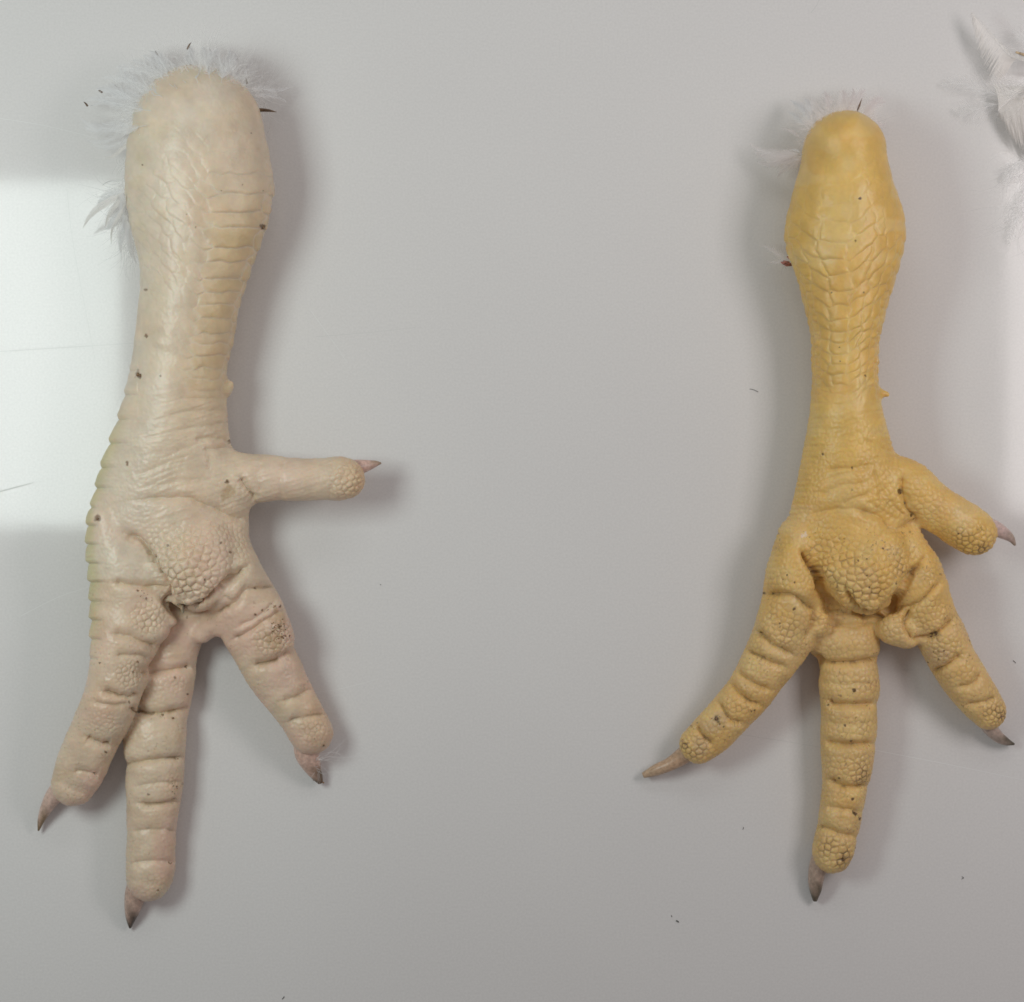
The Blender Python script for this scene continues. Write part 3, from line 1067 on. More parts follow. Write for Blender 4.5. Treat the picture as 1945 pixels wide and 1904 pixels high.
fe_l = [
    fl(L1, (800, 430), (380, 330), 165, 56, 34, 10, 90, down=.8), fl(L1, (720, 490), (300, 400), 155, 44, 34, 10, 90, down=.8),
    fl(L1, (640, 560), (170, 575), 150, 40, 26, 18, 90, down=.5), fl(L1, (600, 600), (250, 480), 155, 48, 30, 12, 80, down=.7),
    fl(L1, (560, 770), (150, 640), 165, 48, 18, -26, 90, down=.4), fl(L1, (545, 785), (425, 635), 185, 88, 9, -8, 60, down=.3, mat=M_VANE),
    fl(L1, (500, 830), (300, 905), 155, 56, 13, -22, 70, down=.35, mat=M_VANE), fl(L1, (580, 660), (190, 540), 160, 48, 22, 10, 80, down=.6),
    fl(L1, (560, 700), (220, 690), 155, 40, 24, -14, 80, down=.7), fl(L1, (900, 390), (860, 180), 160, 48, 30, 12, 80, down=.9),
    fl(L1, (1000, 380), (960, 190), 160, 48, 36, 10, 90, down=.9), fl(L1, (1090, 390), (1080, 195), 160, 48, 34, -8, 90, down=.9),
    fl(L1, (1160, 405), (1190, 235), 155, 44, 26, 6, 80, down=.9), fl(L1, (1240, 440), (1330, 290), 145, 40, 12, -8, 60, down=.6),
    fl(L1, (1270, 470), (1560, 450), 125, 32, 18, 12, 60, down=1.0), fl(L1, (1300, 510), (1540, 570), 115, 24, 20, -12, 70, down=1.0),
    fl(L1, (760, 440), (560, 250), 165, 48, 34, 12, 90, down=.9), fl(L1, (850, 400), (700, 230), 165, 48, 34, -12, 90, down=.9),
    fl(L1, (430, 1090), (290, 1140), 145, 64, 8, 8, 50, down=.3), fl(L1, (430, 1170), (170, 1430), 145, 48, 18, 16, 110, down=.12, mat=M_VANE),
    fl(L1, (430, 1200), (320, 1420), 150, 56, 15, 10, 90, down=.25, mat=M_VANE), fl(L1, (440, 1260), (365, 1535), 150, 48, 11, 14, 90, down=.25, mat=M_VANE),
    fl(L1, (440, 1300), (420, 1490), 155, 56, 16, -6, 80, down=.4), fl(L1, (450, 1330), (530, 1660), 163, 56, 20, 8, 90, down=.5),
    fl(L1, (430, 1150), (440, 1400), 170, 80, 20, 6, 80, down=.6), fl(L1, (470, 1400), (500, 1620), 150, 40, 18, 8, 80, down=.5),
    fl(L1, (690, 520), (330, 470), 205, 40, 30, -16, 130, down=.7, wid=.8), fl(L1, (780, 460), (480, 290), 205, 40, 32, 16, 130, down=.8, wid=.8),
    fl(L1, (860, 430), (640, 240), 205, 44, 34, -12, 130, down=.9, wid=.8), fl(L1, (620, 620), (210, 610), 205, 36, 26, 22, 130, down=.6, wid=.8),
    fl(L1, (590, 720), (180, 780), 205, 40, 20, -30, 110, down=.5, wid=.8), fl(L1, (1020, 400), (1010, 200), 205, 44, 34, 8, 120, down=.9, wid=.8),
    fl(L1, (470, 1150), (260, 1300), 130, 60, 26, 14, 120, down=.35), fl(L1, (470, 1230), (300, 1420), 130, 50, 24, -10, 120, down=.35),
    fl(L1, (480, 1330), (430, 1600), 125, 40, 22, 12, 110, down=.5),
    fl(L1, (640, 600), (240, 500), 195, 40, 40, 24, 150, down=.45, wid=.75), fl(L1, (700, 530), (420, 300), 205, 50, 44, -20, 150, down=.45, wid=.75),
    fl(L1, (610, 680), (170, 700), 185, 40, 34, -24, 140, down=.45, wid=.75), fl(L1, (580, 780), (230, 820), 165, 50, 22, -26, 110, down=.45, wid=.75),
    fl(L1, (800, 470), (600, 230), 208, 50, 44, 18, 150, down=.45, wid=.75), fl(L1, (940, 430), (900, 190), 210, 60, 40, -10, 150, down=.45, wid=.75),
    fl(L1, (1100, 430), (1150, 210), 205, 60, 40, 10, 150, down=.45, wid=.75),
]
a_ = lambda V_, x_, y_, z, *r: (*true_xy(*Pd(V_, x_, y_), z), z, *r)
fluff_l = [a_(L1, 1000, 385, 165, -90, 35, 45, 330, 10), a_(L1, 1120, 405, 160, -75, 35, 45, 300, 9), a_(L1, 880, 415, 165, -110, 35, 50, 300, 10),
           a_(L1, 760, 475, 165, -135, 35, 50, 300, 10), a_(L1, 665, 565, 155, -150, 35, 50, 300, 10), a_(L1, 600, 660, 145, -170, 30, 40, 220, 9),
           a_(L1, 1200, 460, 140, -50, 40, 40, 160, 8), a_(L1, 1290, 500, 85, -10, 40, 60, 120, 8), a_(L1, 1310, 540, 60, 20, 40, 50, 90, 8),
           a_(L1, 440, 1000, 95, 190, 40, 12, 60, 6), a_(L1, 430, 1180, 105, 120, 40, 40, 260, 9), a_(L1, 450, 1350, 100, 100, 30, 40, 200, 9),
           a_(L1, 480, 1500, 90, 90, 30, 36, 170, 8)]
q_l = []
for (a1, b1, r_, z_) in (((1345, 615), (1480, 630), 3.6, 95), ((868, 202), (897, 155), 1.8, 62), ((672, 262), (652, 212), 2.0, 62),
                         ((290, 497), (262, 484), 2.0, 52), ((190, 590), (163, 560), 1.8, 52), ((1277, 440), (1268, 395), 1.8, 85),
                         ((400, 470), (370, 445), 1.3, 60), ((1485, 486), (1465, 480), 1.2, 30)):
    q_l.append((true_xy(*Pd(L1, *a1), z_), true_xy(*Pd(L1, *b1), z_), r_, z_))
horn = ((0.72, 0.50, 0.41), (0.17, 0.11, 0.065)); horn2 = ((0.60, 0.43, 0.35), (0.07, 0.05, 0.035)); horn_clean = ((0.70, 0.48, 0.41), (0.40, 0.29, 0.21))
claws_l = [
    ([(122, 1490, 40, 17), (104, 1510, 32, 16), (90, 1532, 26, 12), (79, 1556, 20, 7), (73, 1578, 14, 1.6)], ((0.70, 0.51, 0.43), (0.25, 0.17, 0.09))),
    ([(272, 1660, 32, 22), (259, 1693, 26, 20), (253, 1720, 21, 16), (249, 1742, 16, 10), (247, 1763, 10, 2)], horn2),
    ([(583, 1392, 36, 24), (583, 1428, 30, 23), (590, 1450, 25, 18), (600, 1470, 20, 12), (609, 1487, 15, 5)], horn),
    ([(655, 893, 92, 17), (680, 888, 88, 14), (700, 884, 84, 9.5), (714, 881, 81, 5.5), (724, 880, 79, 1.5)], horn_clean),
]
LEG_COLS_L = [(0.50, .42, 0, 1), (0.93, .11, .25, 1), (0.02, .14, .3, 1), (-.22, .13, -.1, 1), (-.44, .12, .3, 1), (-.64, .11, 0, 1), (-.82, .10, .35, 1), (-.96, .09, 0, 1)]
rows_sc_l = [160, 205, 250, 292, 330, 366, 400, 434, 466, 498, 528, 556, 582, 607, 631, 654, 676, 698, 720, 742, 764, 790]
pale = dict(
    name='chicken_foot', seed=11, origin=(340, 760), mat=M_PALE, down_mat=M_DOWN,
    label='pale cream chicken foot, palm up, white down round its hock, hind toe straight out',
    chains=chains_l, leg_rows=rows_l, creases=creases_l, retic=retic_l, retic_base=.14, retic_sp=8.5, leg_end=780,
    scute=(170, 330, 690, 790), rows=rows_sc_l, cols=LEG_COLS_L,
    row_bend=lambda u, half: 0.80 * half * np.maximum(0, .1 - u),
    scute_amp=lambda u, y: (.12 + .45 * sstep(600, 480, y) + .88 * sstep(-.2, .2, u)) * .58 * (.45 + .55 * sstep(280, 400, y)),
    fold=lambda x, y: 1.0 * sstep(690, 800, y) * (1 - sstep(990, 1060, y)) * sstep(200, 330, x) + .25 * sstep(1080, 1150, y),
    fold_tilt=0.35, fine=.35, profile=profile_l, color=color_l, claws=claws_l, quills=q_l, feathers=fe_l, fluff=fluff_l, crumbs=crumbs_l)

# ================================================================== yellow foot (right)
rows_y = [(290, 1526, 1681, 102, 94), (310, 1523, 1686, 102, 95),
          (345, 1514, 1694, 104, 97), (380, 1502, 1707, 104, 97), (415, 1493, 1719, 104, 97), (450, 1489, 1720, 103, 96), (485, 1496, 1713, 102, 95),
          (515, 1508, 1706, 100, 93), (550, 1521, 1695, 97, 89), (600, 1533, 1680, 94, 84), (650, 1541, 1670, 91, 80), (700, 1543, 1667, 90, 78),
          (745, 1542, 1670, 90, 76), (790, 1538, 1678, 90, 75), (830, 1532, 1688, 90, 74), (870, 1523, 1700, 90, 73), (910, 1515, 1712, 90, 72),
          (950, 1507, 1728, 90, 71), (1000, 1496, 1742, 88, 68), (1050, 1482, 1752, 85, 64), (1085, 1490, 1750, 82, 58)]
chains_y = [
    (('leg', rows_y), 10),
    ([(1520, 1060, 50, 84, 58), (1507, 1110, 55, 84, 56), (1503, 1160, 60, 84, 54), (1491, 1200, 60, 82, 50), (1470, 1240, 54, 76, 46), (1447, 1278, 49, 70, 43), (1422, 1318, 45, 64, 41),
      (1390, 1354, 43, 58, 39), (1355, 1390, 41, 52, 37), (1327, 1415, 36, 46, 33)], 10),
    ([(1612, 1120, 46, 50, 38), (1608, 1175, 50, 54, 42), (1609, 1215, 60, 60, 48), (1611, 1240, 60, 58, 47), (1613, 1270, 55, 55, 46), (1613, 1300, 57, 54, 46), (1613, 1350, 54, 52, 44), (1612, 1400, 54, 51, 43),
      (1609, 1450, 49, 50, 42), (1606, 1490, 44, 48, 41), (1599, 1530, 41, 47, 40), (1593, 1570, 39, 46, 38), (1584, 1610, 40, 45, 36), (1582, 1622, 38, 44, 34)], 7),
    ([(1705, 1070, 58, 82, 58), (1735, 1120, 58, 82, 56), (1762, 1165, 52, 78, 52), (1786, 1205, 49, 74, 48), (1806, 1250, 46, 68, 45), (1832, 1290, 44, 62, 42), (1858, 1328, 40, 56, 39), (1877, 1352, 35, 50, 35)], 10),
    ([(1660, 915, 58, 90, 60), (1712, 925, 56, 98, 50), (1757, 950, 46, 102, 44), (1800, 980, 45, 104, 43), (1840, 1005, 45, 104, 42), (1852, 1013, 41, 103, 39)], 14),
    ([(1610, 1015, 80, 112, 44), (1640, 1065, 88, 128, 52), (1648, 1105, 64, 128, 50), (1652, 1137, 34, 118, 42)], 6),
    ([(1512, 1020, 34, 90, 54), (1510, 1070, 46, 96, 56), (1508, 1110, 50, 98, 56)], 9),
    ([(1722, 1040, 36, 92, 50), (1738, 1080, 46, 94, 52), (1752, 1120, 48, 94, 50)], 9),
    ([(1570, 1145, 42, 52, 42), (1640, 1160, 46, 50, 38), (1715, 1155, 42, 54, 40)], 10),
    ([(1690, 945, 50, 112, 36), (1712, 965, 30, 110, 36)], 10),
    ([(1700, 1190, 36, 92, 32), (1722, 1200, 34, 92, 30)], 7),
    ([(1553, 1190, 22, 92, 30), (1558, 1172, 16, 96, 28)], 6),
    ([(1560, 1215, 22, 66, 26), (1553, 1232, 16, 62, 22)], 8),
    ([(1770, 1155, 40, 94, 32), (1766, 1165, 40, 94, 30)], 8),
    ([(1485, 1190, 44, 98, 32), (1490, 1195, 44, 98, 30)], 8),
    ([(1664, 748, 15, 92, 15), (1678, 748, 7.5, 96, 7.5), (1685, 750, 6, 97, 6)], 7),
]
creases_y = [
    (Y3((880, 60), (930, 130), (965, 200), (975, 265)), 12, 8),
    (Y3((1085, 240), (1120, 310), (1180, 365), (1230, 372), (1290, 330), (1350, 262), (1405, 180), (1465, 98)), 9, 7),
    (Y3((985, 350), (1100, 356), (1225, 378)), 3, 6), (Y3((1020, 410), (1120, 415), (1225, 402)), 4, 6),
    (Y3((690, 262), (830, 282), (900, 320), (970, 348)), 6.5, 8), (Y3((900, 480), (935, 420), (950, 345)), 5, 7),
    (Y3((655, 440), (740, 512), (840, 560)), 6.5, 8), (Y3((610, 528), (700, 582), (800, 625)), 6, 8),
    (Y3((565, 632), (640, 692), (730, 730)), 6, 7), (Y3((535, 690), (600, 765), (690, 810)), 5.5, 7),
    (Y3((480, 785), (530, 862), (600, 900)), 6, 7), (Y3((365, 895), (410, 955), (450, 992)), 6, 7),
    (Y3((940, 565), (985, 597), (1080, 602), (1200, 592), (1270, 575)), 7.5, 8),
    (Y3((1000, 775), (1040, 797), (1150, 802), (1240, 795)), 7.5, 8),
    (Y3((990, 972), (1040, 987), (1130, 992), (1230, 985)), 7.5, 8),
    (Y3((965, 690), (1080, 700), (1240, 690)), 1.4, 7), (Y3((1000, 880), (1100, 890), (1230, 880)), 1.2, 7),
    (Y4((520, 592), (600, 640), (700, 662), (800, 645)), 7, 8), (Y4((500, 798), (600, 812), (750, 832)), 3.5, 8),
    (Y4((430, 925), (560, 980), (720, 1025)), 5, 8),
    (Y3((1285, 335), (1400, 335), (1470, 292), (1545, 212)), 5, 7), (Y3((1385, 350), (1382, 420), (1415, 492)), 6, 7),
    (Y3((1420, 492), (1500, 477), (1560, 440), (1610, 385)), 7.5, 8), (Y3((1500, 645), (1580, 612), (1650, 558)), 6.5, 8),
    (Y3((1620, 717), (1700, 702), (1740, 648)), 4.5, 7), (Y3((1670, 802), (1750, 792), (1810, 758)), 4.5, 8),
    (Y2((1130, 1190), (1130, 1300), (1150, 1390), (1215, 1510)), 7, 8),
    (Y2((1215, 1515), (1110, 1560), (1040, 1532), (960, 1475), (830, 1432)), 5.5, 9),
    (Y2((480, 1462), (640, 1432), (800, 1428), (900, 1472)), 2.2, 8),
    (Y2((600, 1152), (760, 1152), (900, 1120)), 2, 6), (Y2((930, 1160), (960, 1250), (1010, 1330)), 1.8, 6),
    (Y2((620, 1220), (760, 1180), (880, 1150)), 1.5, 5), (Y2((560, 1330), (700, 1270), (860, 1250)), 1.5, 6), (Y2((700, 1400), (800, 1350), (900, 1330)), 1.4, 6),
    (Y2((960, 1300), (1010, 1390), (1080, 1460)), 1.8, 6), (Y2((880, 1370), (960, 1420), (1080, 1500)), 1.8, 6), (Y2((1030, 1370), (1080, 1420), (1130, 1480)), 1.6, 6),
    (Y2((870, 960), (960, 1000), (1050, 1030)), 1.6, 6),
]
retic_y = [
    (*Pd(Y3, 1170, 190), 66, 74, -10, 15.5, 1.1), (*Pd(Y3, 1050, 90), 60, 50, 0, 13, 1.0), (*Pd(Y3, 1330, 120), 50, 44, 0, 11.5, .85),
    (*Pd(Y3, 960, 90), 26, 50, 10, 11, .9),
    (*Pd(Y2, 1300, 1400), 50, 46, 40, 11, .65), (*Pd(Y2, 1600, 1640), 48, 40, 30, 11.5, .9), (*Pd(Y2, 1050, 1370), 60, 55, 40, 12.5, .55),
    (*Pd(Y2, 900, 950), 60, 45, 0, 11, .35),
    (*Pd(Y3, 780, 430), 42, 46, 0, 12, .75), (*Pd(Y3, 670, 620), 34, 32, 0, 11, .65), (*Pd(Y3, 570, 810), 34, 30, 0, 10.5, .75), (*Pd(Y3, 360, 1000), 34, 30, 0, 12, 1.0),
    (*Pd(Y3, 830, 190), 44, 44, 0, 12, .5), (*Pd(Y3, 470, 900), 30, 28, 0, 12, .6), (*Pd(Y3, 640, 730), 26, 22, 0, 11, .5),
    (*Pd(Y3, 1140, 700), 48, 32, 0, 13, .55), (*Pd(Y3, 1130, 900), 48, 32, 0, 13, .55), (*Pd(Y3, 1140, 1100), 42, 34, 0, 11.5, .9), (*Pd(Y3, 1100, 490), 52, 26, 0, 12, .35),
    (*Pd(Y4, 570, 1120), 38, 38, 0, 13.5, 1.0), (*Pd(Y4, 650, 720), 34, 24, 0, 11, .45),
    (*Pd(Y3, 1500, 370), 44, 40, 0, 11, .75), (*Pd(Y3, 1575, 530), 36, 32, 0, 11, .85), (*Pd(Y3, 1680, 660), 34, 28, 0, 12, .5), (*Pd(Y3, 1810, 850), 30, 26, 0, 10.5, 1.0),
    (*Pd(Y3, 1320, 430), 34, 30, 0, 13, .6), (*Pd(Y3, 970, 410), 20, 28, 0, 11, .7),
]
dirt_y = [(*p, 1.7) for p in Y3((845, 210), (690, 262), (665, 450), (785, 525), (1150, 108), (1190, 98), (1190, 178), (1205, 237), (1333, 218), (1270, 48), (810, 175),
                                (1085, 895), (1117, 972), (1060, 1150), (1535, 580), (1480, 597), (1510, 545), (485, 890), (505, 903), (655, 828), (640, 830), (1467, 285),
                                (1560, 540), (720, 265), (1000, 800), (945, 245), (775, 408), (1075, 600))]
dirt_y += [(*Pd(Y3, 845, 338), 4), (*Pd(Y3, 470, 865), 7), (*Pd(Y3, 1500, 470), 5), (*Pd(Y3, 1520, 462), 4), (*Pd(Y3, 1130, 728), 4),
           (*Pd(Y2, 1113, 1305), 6.0), (*Pd(Y2, 1112, 1318), 4.5), (*Pd(Y2, 778, 1150), 2.4), (*Pd(Y2, 1147, 1390), 3), (*Pd(Y2, 1195, 1495), 3), (*Pd(Y2, 575, 1053), 2.6),
           (*Pd(Y2, 868, 523), 2.0), (*Pd(Y2, 690, 330), 1.6), (*Pd(Y2, 695, 425), 1.6), (*Pd(Y2, 1500, 1595), 2), (*Pd(Y2, 775, 1298), 1.6), (*Pd(Y2, 985, 1695), 2),
           (*Pd(Y4, 625, 1185), 4.6), (*Pd(Y4, 697, 740), 3.4), (*Pd(Y4, 690, 742), 2), (*Pd(Y4, 635, 203), 2.4), (*Pd(Y4, 683, 318), 2.2), (*Pd(Y4, 590, 588), 1.8),
           (*Pd(Y4, 715, 845), 4.4), (*Pd(Y4, 740, 880), 3.0), (*Pd(Y4, 745, 590), 1.8), (*Pd(Y1, 1128, 1008), 2.6), (*Pd(Y1, 1095, 1345), 2.2), (*Pd(Y1, 1160, 1757), 2.0), (*Pd(Y1, 905, 1757), 2)]


def crumbs_y(rng):
    out = [(sx, sy, r * rng.uniform(.55, .9)) for sx, sy, r in dirt_y if sy > 960 and (rng.random() < .5 or r > 3)]
    for cx_, cy_, n_, sd in ((*Pd(Y4, 630, 1180), 10, 5), (*Pd(Y4, 715, 850), 12, 5), (*Pd(Y3, 1510, 465), 12, 6), (*Pd(Y3, 1195, 1160), 12, 6), (*Pd(Y3, 480, 880), 10, 6), (*Pd(Y3, 1845, 850), 10, 6),
                             (*Pd(Y3, 315, 985), 10, 6), (*Pd(Y3, 650, 830), 6, 4), (*Pd(Y4, 800, 70), 5, 5), (*Pd(Y4, 790, 640), 10, 5), (*Pd(Y2, 1640, 1680), 8, 8)):
        for _ in range(n_):
            out.append((cx_ + rng.normal(0, sd), cy_ + rng.normal(0, sd), rng.uniform(.6, 1.5)))
    return out


def color_y(x, y, u, nz, g):
    n = len(x)
    c = np.tile(np.array([0.78, 0.53, 0.17]), (n, 1))
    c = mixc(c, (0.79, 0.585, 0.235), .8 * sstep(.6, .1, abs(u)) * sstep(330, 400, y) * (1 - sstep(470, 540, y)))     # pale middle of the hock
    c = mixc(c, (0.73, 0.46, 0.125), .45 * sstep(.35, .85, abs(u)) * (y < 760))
    c = mixc(c, (0.70, 0.435, 0.105), .55 * g['scell'])
    c = mixc(c, (0.82, 0.62, 0.29), .65 * g['sgro'])
    c = mixc(c, (0.735, 0.51, 0.235), .85 * sstep(1000, 1200, y))                                                      # toes paler, less saturated
    c = mixc(c, (0.745, 0.475, 0.155), .6 * sstep(800, 920, y) * (1 - sstep(1120, 1220, y)))
    c = mixc(c, (0.78, 0.50, 0.22), .5 * np.exp(-(((x - 1800) / 40) ** 2 + ((y - 965) / 30) ** 2)))
    c = mixc(c, (0.765, 0.47, 0.15), .4 * sstep(0.1, .6, noise2(x, y, 60, 71)))
    c = mixc(c, (0.76, 0.55, 0.27), .5 * sstep(0.1, .6, noise2(x, y, 45, 72)) * (y > 960))
    c = c * (1 + .025 * noise2(x, y, 17, 77) + .03 * noise2(x, y, 6, 78))[:, None]
    c = mixc(c, (0.80, 0.60, 0.27), .45 * sstep(.15, .6, noise2(x, y, 30, 79)))
    grey = spots_mask(x, y, [(*Pd(Y3, 1540, 560), 26), (*Pd(Y3, 470, 890), 26), (*Pd(Y3, 410, 1000), 18)])
    c = mixc(c, (0.60, 0.43, 0.25), .6 * grey)
    c = mixc(c, (0.74, 0.40, 0.12), .5 * sstep(.1, -.5, nz + 0 * x) * (y > 960))                                      # warmer sides
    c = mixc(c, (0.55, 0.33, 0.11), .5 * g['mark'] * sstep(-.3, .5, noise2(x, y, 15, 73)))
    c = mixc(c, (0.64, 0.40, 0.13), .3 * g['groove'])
    dirty = sstep(.15, .5, noise2(x, y, 22, 74)) * (y > 1000)
    c = mixc(c, (0.32, 0.19, 0.085), .62 * dirty * (g['groove'] + .8 * g['mark']))
    tips = spots_mask(x, y, [(*Pd(Y3, 320, 1000), 16), (*Pd(Y3, 1845, 855), 16), (*Pd(Y4, 640, 1190), 18), (*Pd(Y4, 770, 600), 16), (*Pd(Y2, 1660, 1690), 18), (*Pd(Y3, 1510, 470), 14)])
    c = mixc(c, (0.24, 0.145, 0.07), .85 * tips * (g['groove'] + .15))
    sp = spots_mask(x, y, dirt_y)
    c = mixc(c, (0.10, 0.055, 0.025), .9 * sp)
    fine = (noise2(x, y, 3.0, 75) > 0.74) * (noise2(x, y, 24, 76) > .3) * (y > 1000)
    c = mixc(c, (0.22, 0.13, 0.06), .55 * fine)
    c = mixc(c, (0.80, 0.69, 0.55), .8 * spots_mask(x, y, [(*Pd(Y2, 455, 1600), 5), (*Pd(Y2, 440, 1612), 3)]))
    return c


def profile_y(x, y, u, nx_, nz):
    # small ridge plates along both edges of the shank
    fr = (y / 15.0) % 1.0
    w = (sstep(-.62, -.78, u) * (1 - sstep(-.84, -.96, u)) + sstep(.78, .86, u) * (1 - sstep(.9, 1.0, u))) * sstep(470, 540, y) * (1 - sstep(760, 830, y)) * sstep(-.3, .1, nz)
    fr2 = (y / 11.0) % 1.0
    w2 = sstep(.5, .85, abs(nx_)) * sstep(760, 860, y) * (1 - sstep(1080, 1160, y))
    return np.sqrt(np.clip(np.sin(math.pi * fr), 0, 1)) * 1.5 * w + np.sin(math.pi * fr2) * 1.0 * w2 * (1 + noise2(x, y, 9, 39))


fe_y = [
    fl(Y1, (665, 680), (265, 545), 95, 40, 18, -22, 80, down=.5, mat=M_PINKDOWN), fl(Y1, (660, 690), (320, 700), 90, 30, 20, -14, 80, down=.8, mat=M_PINKDOWN),
    fl(Y1, (668, 695), (480, 850), 85, 25, 22, 10, 70, down=.8, mat=M_PINKDOWN), fl(Y1, (665, 530), (500, 458), 95, 50, 10, 6, 60, down=.6, mat=M_PINKDOWN),
    fl(Y1, (745, 345), (680, 215), 90, 45, 20, 6, 70, down=.6), fl(Y1, (725, 360), (590, 260), 88, 40, 20, 8, 70, down=.8),
    fl(Y1, (700, 440), (550, 330), 88, 40, 20, 8, 70, down=.9), fl(Y1, (880, 330), (840, 160), 85, 40, 24, 6, 80, down=1.0, mat=M_PINKDOWN),
    fl(Y1, (980, 310), (990, 150), 85, 40, 26, 6, 80, down=1.0, mat=M_PINKDOWN), fl(Y1, (1080, 320), (1180, 150), 85, 40, 26, -8, 80, down=1.0, mat=M_PINKDOWN),
    fl(Y1, (1130, 345), (1340, 260), 82, 40, 22, -14, 80, down=.9, mat=M_PINKDOWN), fl(Y1, (1180, 380), (1330, 380), 78, 35, 14, 18, 60, down=.8, mat=M_PINKDOWN),
    fl(Y1, (545, 1510), (350, 1390), 60, 25, 14, 6, 50, down=1.0, mat=M_PINKDOWN), fl(Y1, (545, 1515), (390, 1500), 60, 25, 9, -6, 40, down=.8, mat=M_PINKDOWN),
    fl(Y1, (660, 640), (560, 640), 95, 60, 8, 6, 40, down=.4), fl(Y1, (665, 670), (570, 740), 92, 55, 8, 8, 40, down=.4),
    fl(Y1, (690, 660), (300, 600), 110, 35, 22, -26, 120, down=.7, wid=.8, mat=M_PINKDOWN), fl(Y1, (690, 690), (400, 780), 105, 25, 26, 16, 110, down=.9, wid=.8, mat=M_PINKDOWN),
    fl(Y1, (760, 430), (560, 240), 120, 35, 26, 14, 110, down=.9, wid=.8), fl(Y1, (1150, 400), (1330, 230), 120, 35, 26, -22, 120, down=1.0, wid=.8, mat=M_PINKDOWN),
    fl(Y1, (1000, 350), (1060, 130), 125, 40, 30, 12, 120, down=1.0, wid=.8, mat=M_PINKDOWN),
]
fluff_y = [a_(Y1, 955, 352, 135, -90, 30, 22, 260, 8), a_(Y1, 850, 385, 132, -120, 30, 24, 240, 7), a_(Y1, 765, 455, 128, -150, 30, 20, 200, 7),
           a_(Y1, 1080, 362, 130, -80, 35, 26, 200, 7), a_(Y1, 705, 545, 110, 185, 30, 14, 120, 6), a_(Y1, 1180, 420, 120, -40, 40, 22, 90, 6),
           a_(Y1, 660, 690, 80, 170, 35, 26, 120, 5), a_(Y1, 560, 1530, 60, 200, 40, 26, 40, 4)]
q_y = []
for (a1, b1, r_, z_) in (((1105, 330), (1145, 212), 2.0, 84), ((1040, 258), (1065, 268), 1.8, 70)):
    q_y.append((true_xy(*Pd(Y1, *a1), z_), true_xy(*Pd(Y1, *b1), z_), r_, z_))
claws_y = [
    ([(1312, 1425, 40, 18), (1292, 1440, 33, 15), (1270, 1453, 28, 12), (1246, 1463, 22, 10.5), (1222, 1473, 16, 5.5)], ((0.56, 0.38, 0.25), (0.55, 0.40, 0.27))),
    ([(1568, 1612, 34, 20), (1555, 1645, 28, 17), (1550, 1668, 24, 14.5), (1549, 1690, 19, 11), (1548, 1711, 13, 4)], ((0.52, 0.39, 0.31), (0.12, 0.095, 0.06))),
    ([(1868, 1352, 40, 20), (1879, 1380, 33, 14), (1893, 1397, 27, 11), (1909, 1408, 21, 8), (1926, 1414, 15, 2)], ((0.50, 0.39, 0.33), (0.10, 0.085, 0.055))),
    ([(1862, 1000, 96, 20), (1886, 1003, 90, 15), (1905, 1012, 84, 11.5), (1920, 1023, 79, 7), (1928, 1036, 74, 2)], ((0.66, 0.50, 0.46), (0.42, 0.33, 0.26))),
]
LEG_COLS_Y = [(-.15, .23, 0, 1), (.24, .15, .05, 1), (.50, .12, .0, 1), (.70, .10, .25, 1), (.86, .08, 0, 1), (.97, .07, .3, 1),
              (-.52, .14, .1, 1), (-.74, .10, -.1, 1), (-.90, .08, .3, 1), (-1.0, .06, 0, 1)]
rows_sc_y = [200, 250, 300, 345, 385, 424, 460, 493, 524, 553, 581, 607, 631, 653, 674, 694, 713, 731, 748, 764, 780]


def bend_y(u, half):
    a = np.maximum(0, u - .08) * .72 + np.maximum(0, -.38 - u) * .55
    return a * half


yellow = dict(
    name='chicken_foot', seed=23, origin=(1610, 760), mat=M_YELLOW, down_mat=M_PINKDOWN,
    label='yellow chicken foot palm up with three spread toes and a pink hooked hind claw',
    chains=chains_y, leg_rows=rows_y, creases=creases_y, retic=retic_y, retic_base=.34, retic_sp=9.5, leg_end=770,
    scute=(230, 430, 690, 800), rows=rows_sc_y, cols=LEG_COLS_Y, row_bend=bend_y,
    scute_amp=lambda u, y: .68 * (.4 + .6 * sstep(400, 480, y)),
    fold=lambda x, y: .8 * sstep(700, 790, y) * (1 - sstep(900, 1000, y)), fold_tilt=0.15, fine=.3,
    profile=profile_y, color=color_y, claws=claws_y, quills=q_y, feathers=fe_y, fluff=fluff_y, crumbs=crumbs_y)

pale_root, hm_l = build_foot(pale)
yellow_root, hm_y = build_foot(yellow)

# raw scab on the yellow foot's hock edge
rg = np.random.default_rng(3)
sv, sf = [], []
for px, py, r in [(*Pd(Y1, 545 + rg.normal(0, 12), 1530 + rg.normal(0, 18)), rg.uniform(1.2, 3)) for _ in range(9)]:
    z = 70 + rg.uniform(-14, 14)
    X_, Y_ = true_xy(px, py, z)
    v_, f_, _ = tube([(X_ + 5, Y_, z, r), (X_, Y_, z + 2, r * 1.1), (X_ - 5, Y_ - 3, z, r * .4)], 6)
    o0 = len(sv)
    sv += list(v_); sf += [tuple(i + o0 for i in f) for f in f_]
mesh_obj('scab', sv, sf, M_FLESH, yellow_root)

